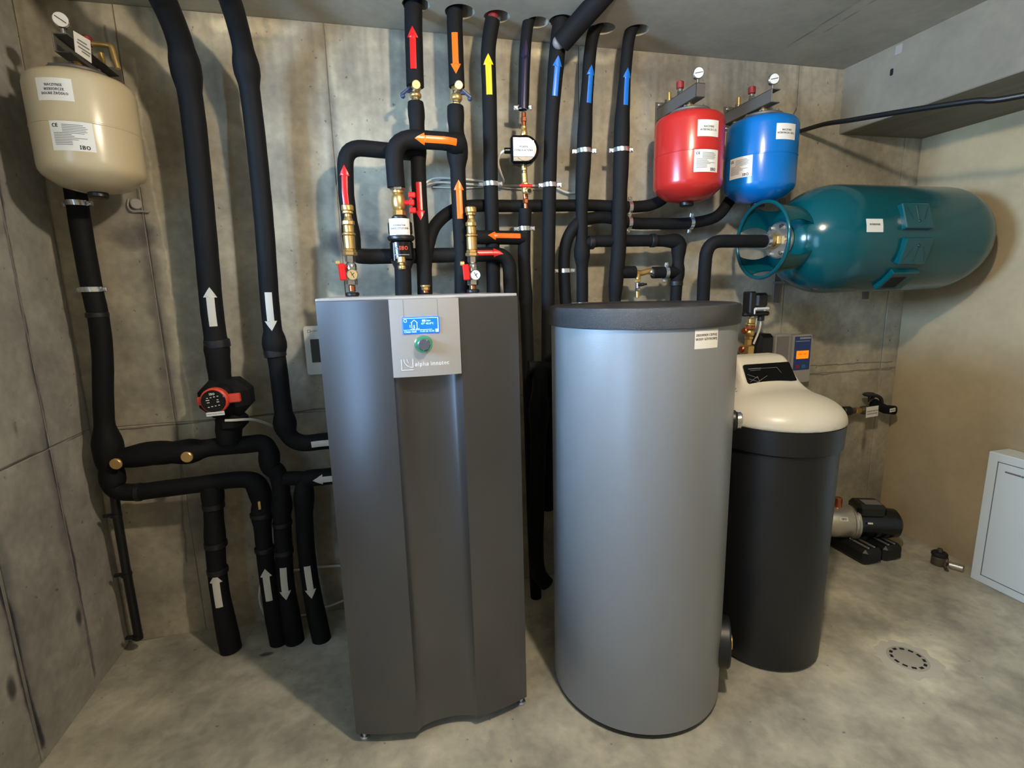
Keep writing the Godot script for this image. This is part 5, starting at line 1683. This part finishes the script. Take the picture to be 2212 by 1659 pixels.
# ---------------------------------------------------------------- things on the walls
func wall_things() -> void:
	# controller half hidden behind the cabinet
	var t := thing("wall_controller", "white wall controller with a dark screen, half hidden behind the metal cabinet", "controller", Vector3(-0.585, 1.16, 0))
	var st := sh()
	var lf := Transform3D(Basis(), Vector3(-0.588, 1.268, 0.0))
	prism(st, round_rect(0.135, 0.212, 0.012), 0.03, lf, true)
	obj("housing", st, M.white_plastic, t)
	st = sh()
	prism(st, round_rect(0.10, 0.102, 0.003), 0.002, lf * Transform3D(Basis(), Vector3(0.006, -0.002, 0.03)))
	obj("screen", st, mat(Color(0.13, 0.145, 0.15), 0.2), t, "dark screen")
	st = sh()
	for b in [[-0.052, 0.078, 0.013, 0.002], [-0.052, 0.088, 0.013, 0.002], [-0.052, 0.078, 0.002, 0.012], [-0.041, 0.078, 0.002, 0.012]]:
		box(st, lf * Vector3(b[0], b[1], 0.03), lf * Vector3(b[0] + b[2], b[1] + b[3], 0.0308), 0.0)
	obj("emblem", st, M.gap, t)
	letters("e-LINE", 0.006, func(x, y, d): return lf * Vector3(x - 0.026, y + 0.084, 0.0302 + d), M.print_grey, t)
	# solenoid and brass chain right of the grey tank
	t = thing("solenoid_valve", "black solenoid valve on a chain of brass fittings, above the cream lid", "valve", Vector3(1.433, 1.147, 0.2))
	var a := Vector3(1.431, 1.135, 0.2)
	var top := Vector3(1.445, 1.331, 0.2)
	var b := stack(t, a, top - a, [["c", 0.018, 0.014, "brass", "nipple"], ["n", 0.032, 0.055, "brass", "tee_body"], ["c", 0.016, 0.03, "brass", "nipple"], ["n", 0.021, 0.014, "brass", "union_nut"], ["s", 0.024, 0.034, "brass", "valve_body"], ["n", 0.026, 0.018, "copper", "union_nut"], ["c", 0.024, 0.012, "brass", "ring"], ["c", 0.017, 0.024, "brass", "nipple"], ["c", 0.013, 0.022, "chrome", "neck"]])
	st = sh()
	for y in [Vector3(1.396, 1.184, 0.2), Vector3(1.406, 1.275, 0.2)]:
		st = sh()
		rod(st, y, y + Vector3(0.05, 0, -0.01), 0.016)
		obj("side_outlet", st, M.copper, t)
	st = sh()
	box(st, b + Vector3(-0.06, -0.01, -0.025), b + Vector3(0.085, 0.012, 0.03), 0.008)
	rod(st, b + Vector3(0.055, -0.035, 0), b + Vector3(0.055, 0.0, 0), 0.016)
	box(st, b + Vector3(-0.035, 0.0, -0.03), b + Vector3(0.0, 0.11, 0.03), 0.006)
	box(st, b + Vector3(-0.002, 0.03, -0.03), b + Vector3(0.068, 0.102, 0.035), 0.012)
	obj("solenoid_coil", st, M.black, t)
	st = sh()
	box(st, b + Vector3(-0.006, 0.02, -0.032), b + Vector3(0.072, 0.032, 0.037), 0.003)
	box(st, b + Vector3(-0.012, 0.0, 0.02), b + Vector3(-0.004, 0.03, 0.034), 0.002)
	obj("coil_band", st, M.white_plastic, t)
	st = sh()
	tube(st, curve([b + Vector3(0.056, -0.03, 0), b + Vector3(0.05, -0.08, 0.0), b + Vector3(0.022, -0.15, 0.0)]), 0.005, 10)
	tube(st, curve([b + Vector3(0.03, -0.012, 0), b + Vector3(0.028, -0.05, 0.0), b + Vector3(0.02, -0.075, 0.0)]), 0.004, 10)
	obj("white_lead", st, M.white_wire, t)
	# clear wall box behind it
	t = thing("junction_box", "small square junction plate on the wall behind the solenoid valve", "junction box", Vector3(1.616, 1.388, 0))
	st = sh()
	lf = Transform3D(Basis(), Vector3(1.616, 1.388, 0))
	prism(st, round_rect(0.125, 0.115, 0.006), 0.012, lf, true)
	obj("back_plate", st, M.grey_dark, t)
	st = sh()
	for q in [[-0.0625, 0.052, 0.125, 0.006], [-0.0625, -0.0575, 0.125, 0.006], [-0.0625, -0.0575, 0.006, 0.115], [0.0565, -0.0575, 0.006, 0.115]]:
		box(st, lf * Vector3(q[0], q[1], 0.012), lf * Vector3(q[0] + q[2], q[1] + q[3], 0.018), 0.001)
	obj("plate_rim", st, M.white_plastic, t)
	# black filter housing between the brass chain and the controller
	t = thing("filter_housing", "black rounded filter housing on the wall behind the cream lid", "filter housing", Vector3(1.626, 1.069, 0.06))
	st = sh()
	rbox(st, Transform3D(Basis(), Vector3(1.62, 1.114, 0.06)), Vector3(0.10, 0.26, 0.12), 0.02)
	obj("housing", st, M.black, t)
	# dosing controller with amber display
	t = thing("dosing_controller", "grey wall box with a blue panel and a lit amber display", "controller", Vector3(1.86, 1.02, 0))
	lf = Transform3D(Basis(), Vector3(1.897, 1.091, 0))
	st = sh()
	prism(st, round_rect(0.128, 0.265, 0.01), 0.055, lf, true)
	obj("housing", st, M.grey_plastic, t)
	st = sh()
	prism(st, round_rect(0.105, 0.185, 0.004), 0.002, lf * Transform3D(Basis(), Vector3(0.003, 0.03, 0.055)))
	var pn := obj("blue_panel", st, M.panel_blue, t)
	st = sh()
	prism(st, round_rect(0.078, 0.044, 0.002), 0.002, lf * Transform3D(Basis(), Vector3(0.004, 0.022, 0.057)))
	var lc := obj("amber_display", st, M.lcd_amber, t, "lit amber display")
	letters("OBJ. 1m³", 0.010, func(x, y, d): return lf * Vector3(x + 0.002, y + 0.026, 0.059 + d), mat(Color(0.75, 0.30, 0.05), 0.6), lc, false)
	st = sh()
	box(st, lf * Vector3(-0.045, 0.095, 0.057), lf * Vector3(0.045, 0.0985, 0.0578), 0.0)
	box(st, lf * Vector3(-0.02, 0.108, 0.057), lf * Vector3(0.052, 0.118, 0.0578), 0.0)
	obj("panel_stripe", st, M.grey_plastic, pn)
	for q in [[-0.024, M.dull_red, "red key"], [0.016, mat(Color(0.12, 0.42, 0.55), 0.4), "blue green key"]]:
		st = sh()
		prism(st, round_rect(0.026, 0.018, 0.003), 0.002, lf * Transform3D(Basis(), Vector3(q[0], -0.043, 0.057)))
		obj("key", st, q[1], pn, q[2])
	st = sh()
	lf = Transform3D(Basis(), Vector3(1.783, 1.097, 0))
	prism(st, round_rect(0.10, 0.265, 0.006), 0.04, lf, true)
	obj("side_housing", st, M.grey_plastic, t)
	st = sh()
	prism(st, round_rect(0.074, 0.13, 0.003), 0.003, lf * Transform3D(Basis(), Vector3(0.0, 0.055, 0.04)))
	obj("side_cover", st, M.grey_dark, t)
	# stop valve low on the wall at the right
	t = thing("stop_valve", "brass stop valve with black handwheel and white tag, low on the back wall", "valve", Vector3(2.406, 0.748, 0.06))
	a = Vector3(2.206, 0.77, 0.06)
	b = Vector3(2.47, 0.762, 0.075)
	stack(t, a, b - a, [["c", 0.026, 0.05, "black", "foam_end"], ["c", 0.016, 0.03, "old_brass", "brass_pipe"], ["n", 0.021, 0.02, "brass", "union_nut"], ["c", 0.015, 0.02, "brass", "nipple"], ["s", 0.026, 0.06, "old_brass", "valve_body"], ["n", 0.022, 0.02, "old_brass", "union_nut"]])
	st = sh()
	tube(st, [Vector3(2.414, 0.799, 0.07), Vector3(2.488, 0.762, 0.08), Vector3(2.536, 0.757, 0.1)], 0.026, 20, [[Vector3(2.412, 0.816, 0.07), 0.032, 0.03]])
	obj("foam_end", st, M.foam, t)
	st = sh()
	q_handwheel(st, Vector3(2.37, 0.815, 0.075), Vector3(2.365, 0.859, 0.075))
	obj("handwheel", st, M.black, t)
	st = sh()
	tube(st, curve([Vector3(2.385, 0.818, 0.07), Vector3(2.403, 0.849, 0.08), Vector3(2.433, 0.835, 0.09), Vector3(2.447, 0.806, 0.09)]), 0.010, 10)
	obj("crumpled_wrap", st, M.tape, t)
	st = sh()
	lf = Transform3D(Basis(Vector3(0, 0, 1), 0.05), Vector3(2.358, 0.766, 0.112))
	rbox(st, lf, Vector3(0.086, 0.062, 0.0012), 0.0003)
	var s := obj("hanging_tag", st, M.paper, t, "white printed tag")
	letters("ZAWÓR WODY\nOGRODOWEJ", 0.0085, func(x, y, d): return lf * Vector3(x, y - 0.004, d), M.ink, s, true, 3.0)
	st = sh()
	lf = Transform3D(Basis(Vector3(0, 0, 1), 0.08), Vector3(2.485, 0.768, 0.128))
	rbox(st, lf, Vector3(0.04, 0.022, 0.0012), 0.0003)
	s = obj("label_sticker", st, M.paper, t)
	st = sh()
	box(st, lf.origin + Vector3(-0.015, -0.003, 0.0006), lf.origin + Vector3(0.015, 0.003, 0.0012), 0.0)
	obj("print_line", st, M.print_grey, s)
	# old bracket marks and strap on the left of the back wall
	t = thing("pipe_bracket", "empty bent wire bracket on the back wall below the cream vessel", "bracket", Vector3(-1.217, 1.876, 0))
	st = sh()
	tube(st, curve([Vector3(-1.248, 1.892, 0.004), Vector3(-1.253, 1.865, 0.008), Vector3(-1.241, 1.846, 0.01), Vector3(-1.209, 1.845, 0.01), Vector3(-1.181, 1.843, 0.012)]), 0.004, 10)
	rod(st, Vector3(-1.226, 1.875, 0), Vector3(-1.222, 1.874, 0.012), 0.02, 20)
	obj("wire", st, M.grey_plastic, t)


func q_handwheel(st: SurfaceTool, a: Vector3, b: Vector3) -> void:
	rod(st, a, b, 0.006)
	var d := (b - a).normalized()
	lathe(st, [Vector2(0, -0.005), Vector2(0.028, -0.006), Vector2(0.033, 0.0), Vector2(0.028, 0.006), Vector2(0, 0.005)], Transform3D(along(d), b), 20)


# ---------------------------------------------------------------- things on the floor
func floor_things() -> void:
	# booster pump
	var t := thing("booster_pump", "booster pump with a steel barrel and black motor on two black feet, behind the softener", "pump", Vector3(2.2, 0, 0.25))
	var ax := Vector3(0.93, 0.0, 0.37).normalized()
	var c := Vector3(2.155, 0.175, 0.23)
	var st := sh()
	var r := 0.088
	lathe(st, [Vector2(0, -0.15), Vector2(r - 0.02, -0.15), Vector2(r - 0.006, -0.144), Vector2(r, -0.13), Vector2(r, -0.015), Vector2(r + 0.005, -0.012), Vector2(r + 0.005, -0.002), Vector2(r + 0.002, 0.002), Vector2(r + 0.007, 0.004), Vector2(r + 0.007, 0.014), Vector2(0, 0.014)], Transform3D(along(ax), c), 48)
	obj("steel_barrel", st, M.steel, t)
	st = sh()
	rod(st, c + Vector3(-0.07, 0.06, -0.03), c + Vector3(-0.07, 0.14, -0.03), 0.02)
	obj("copper_outlet", st, M.copper, t)
	st = sh()
	lathe(st, [Vector2(0, 0.014), Vector2(0.086, 0.014), Vector2(0.08, 0.04), Vector2(0.082, 0.18), Vector2(0.078, 0.22), Vector2(0.06, 0.235), Vector2(0, 0.24)], Transform3D(along(ax), c), 40)
	obj("motor", st, M.black_gloss, t)
	st = sh()
	var side := Vector3(0, 1, 0).cross(ax)
	var bx := Transform3D(Basis(ax, Vector3.UP, -side), c + ax * 0.075 + Vector3(0, 0.085, 0))
	rbox(st, bx, Vector3(0.15, 0.075, 0.13), 0.018)
	var bt := obj("terminal_box", st, M.black_gloss, t)
	st = sh()
	rbox(st, bx * Transform3D(Basis(), Vector3(0.01, 0.038, 0.01)), Vector3(0.085, 0.002, 0.065), 0.0005)
	obj("rating_plate", st, M.grey_dark, bt, "grey rating plate")
	for k in 2:
		st = sh()
		var x0 := 2.085 + 0.135 * k
		box(st, Vector3(x0, 0, 0.08), Vector3(x0 + 0.125, 0.088, 0.395), 0.018)
		var ft := obj("foot_rail", st, M.black, t)
		st = sh()
		for s in [-0.02, 0.02]:
			box(st, Vector3(x0 + 0.062 + s - 0.006, 0.086, 0.2 - 0.05 * k), Vector3(x0 + 0.062 + s + 0.006, 0.094, 0.375), 0.002)
		obj("fixing_strip", st, M.steel, ft)
	st = sh()
	box(st, c + Vector3(-0.05, -0.1, -0.03), c + Vector3(0.12, -0.07, 0.05), 0.006)
	obj("pump_foot", st, M.black, t)
	var lq := func(px: float, ang: float, w: float, h: float) -> Transform3D:
		var out := Vector3(-0.37, 0.0, 0.93) * cos(ang) + Vector3(0, 1, 0) * sin(ang)
		return Transform3D(Basis(ax, out.cross(ax), out), c + ax * px + out * (r + 0.001))
	var lf: Transform3D = lq.call(-0.075, 0.55, 0, 0)
	st = sh()
	rbox(st, lf, Vector3(0.042, 0.022, 0.001), 0.0003)
	var s2 := obj("label_sticker", st, M.paper, t)
	letters("IBO", 0.011, on_plane(lf), M.ink, s2)
	lf = lq.call(0.055, 0.35, 0, 0)
	st = sh()
	rbox(st, lf, Vector3(0.026, 0.009, 0.001), 0.0003)
	obj("motor_sticker", st, M.paper, t)
	# floor drain
	var d := Vector3(1.645, 0, 0.99)
	t = thing("floor_drain", "round floor drain with a ring of dark slots set in a pale mortar patch", "floor drain", d)
	st = sh()
	lathe(st, [Vector2(0.072, 0.0), Vector2(0.071, 0.004), Vector2(0.068, 0.005), Vector2(0, 0.005)], Transform3D(Basis(), d), 40)
	obj("drain_cover", st, M.drain, t)
	st = sh()
	var wob := FastNoiseLite.new()
	wob.seed = 5
	wob.frequency = 0.9
	for k in 40:
		var p := []
		for m in [k, k + 1]:
			var a: float = TAU * m / 40
			p.append(d + Vector3(cos(a), 0, sin(a)) * (0.112 + 0.03 * wob.get_noise_2d(cos(a) * 2.0, sin(a) * 2.0)) + Vector3(0, 0.0005, 0))
			p.append(d + Vector3(cos(a) * 0.07, 0.003, sin(a) * 0.07))
		face(st, [p[0], p[2], p[3], p[1]], Vector3.UP)
	obj("mortar_patch", st, mat(Color(0.76, 0.74, 0.67), 0.8), t)
	for k in 12:
		var a := TAU * k / 12
		st = sh()
		rbox(st, Transform3D(Basis(Vector3.UP, -a), d + Vector3(0.056 * cos(a), 0.005, 0.056 * sin(a))), Vector3(0.011, 0.001, 0.017), 0.0003)
		obj("slot", st, M.dark_hole, t)
	# old valve lying by the right wall
	t = thing("old_valve", "dull brass tap and pipe piece lying on the floor by the right wall", "valve", Vector3(2.476, 0.029, 0.5))
	var q := Vector3(2.476, 0.03, 0.483)
	stack(t, q + Vector3(0, -0.03, 0), Vector3.UP, [["c", 0.033, 0.05, "old_brass", "valve_body"], ["c", 0.036, 0.022, "rubber", "rubber_ring"], ["c", 0.012, 0.02, "old_brass", "spindle"]])
	st = sh()
	var e := Vector3(2.516, 0.03, 0.533)
	rod(st, q, q.lerp(e, 0.6), 0.022)
	obj("side_body", st, M.old_brass, t)
	st = sh()
	rod(st, Vector3(2.493, 0.02, 0.523), Vector3(2.519, 0.02, 0.577), 0.018)
	obj("pipe_piece", st, M.steel, t)
	st = sh()
	tube(st, [q + Vector3(0.01, 0.01, 0.03), Vector3(2.476, 0.01, 0.514), Vector3(2.446, 0.006, 0.55)], 0.008, 10)
	obj("tap_lever", st, M.old_brass, t)


# ---------------------------------------------------------------- cables
func wire(label: String, pts: Array, r: float, m: Material, called := "cable") -> void:
	var t := thing(called, label, "cable", pts[-1], "white wires along the wall" if m == M.white_wire else "")
	var st := sh()
	tube(st, curve(pts, 6), r, 10)
	obj("sheath", st, m, t)


func cables() -> void:
	wire("black cable stretched across the right corner from the blue vessel to the front", [Vector3(1.824, 2.267, 0.0), Vector3(1.815, 2.253, 0.17), Vector3(1.825, 2.232, 0.3), Vector3(1.85, 2.197, 0.54), Vector3(1.895, 2.162, 0.777), Vector3(1.945, 2.139, 0.915), Vector3(2.2, 2.13, 1.5), Vector3(2.6, 2.3, 2.6)], 0.011, M.black)
	wire("white wire arching out behind the red down arrow pipe along the wall", [Vector3(-0.117, 1.948, 0.05), Vector3(-0.089, 1.975, 0.04), Vector3(-0.047, 1.991, 0.03), Vector3(0.035, 1.993, 0.02), Vector3(0.149, 1.986, 0.02), Vector3(0.191, 1.983, 0.02)], 0.005, M.white_wire)
	wire("white wire running level along the wall behind the small round black pump", [Vector3(-0.109, 1.957, 0.03), Vector3(-0.047, 1.976, 0.02), Vector3(0.065, 1.972, 0.02), Vector3(0.19, 1.967, 0.02), Vector3(0.341, 1.97, 0.02), Vector3(0.474, 1.969, 0.02), Vector3(0.546, 1.945, 0.02), Vector3(0.594, 1.944, 0.02), Vector3(0.638, 1.957, 0.02)], 0.005, M.white_wire)
	wire("white wire lowest of the bundle behind the orange up arrow pipe", [Vector3(-0.068, 1.957, 0.015), Vector3(0.066, 1.956, 0.012), Vector3(0.192, 1.963, 0.012), Vector3(0.321, 1.957, 0.012), Vector3(0.454, 1.96, 0.012)], 0.003, M.white_wire)
	wire("white pump lead looping down from the small round black pump", [Vector3(0.234, 2.073, 0.19), Vector3(0.215, 2.072, 0.185), Vector3(0.201, 2.058, 0.17), Vector3(0.198, 2.034, 0.15), Vector3(0.216, 1.998, 0.12), Vector3(0.235, 1.978, 0.08), Vector3(0.239, 1.964, 0.03)], 0.0055, M.white_wire)
	wire("white lead coming out below the orange faced pump", [Vector3(-0.942, 1.035, 0.245), Vector3(-0.912, 1.032, 0.24), Vector3(-0.859, 1.026, 0.22), Vector3(-0.835, 0.997, 0.15), Vector3(-0.814, 0.949, 0.05), Vector3(-0.803, 0.929, 0.02)], 0.0055, M.white_wire)
	wire("white wire looping beside the low pipes near the floor", [Vector3(-0.945, 0.213, 0.05), Vector3(-0.955, 0.155, 0.05), Vector3(-0.95, 0.095, 0.05), Vector3(-0.932, 0.043, 0.03), Vector3(-0.813, 0.02, 0.03), Vector3(-0.77, 0.01, 0.02)], 0.005, M.white_wire)
	wire("upper white wire along the wall into the back of the metal cabinet", [Vector3(-0.813, 0.248, 0.02), Vector3(-0.752, 0.245, 0.02), Vector3(-0.67, 0.243, 0.02), Vector3(-0.577, 0.235, 0.02)], 0.006, M.white_wire)
	wire("lower white wire slanting up into the back of the metal cabinet", [Vector3(-0.698, 0.039, 0.03), Vector3(-0.655, 0.044, 0.03), Vector3(-0.59, 0.061, 0.03)], 0.005, M.white_wire)
	# pale plastic conduit strip behind the low pipes
	var t := thing("cable_duct", "pale plastic cable strip standing on the wall between the two low pipes", "cable duct", Vector3(-0.789, -0.005, 0))
	var st := sh()
	tube(st, [Vector3(-0.769, 0.632, 0.012), Vector3(-0.78, 0.43, 0.012), Vector3(-0.786, 0.22, 0.012), Vector3(-0.787, -0.002, 0.012)], 0.011, 8, [[Vector3(-0.769, 0.628, 0.012), 0.016, 0.02]])
	obj("strip", st, M.grey_plastic, t)
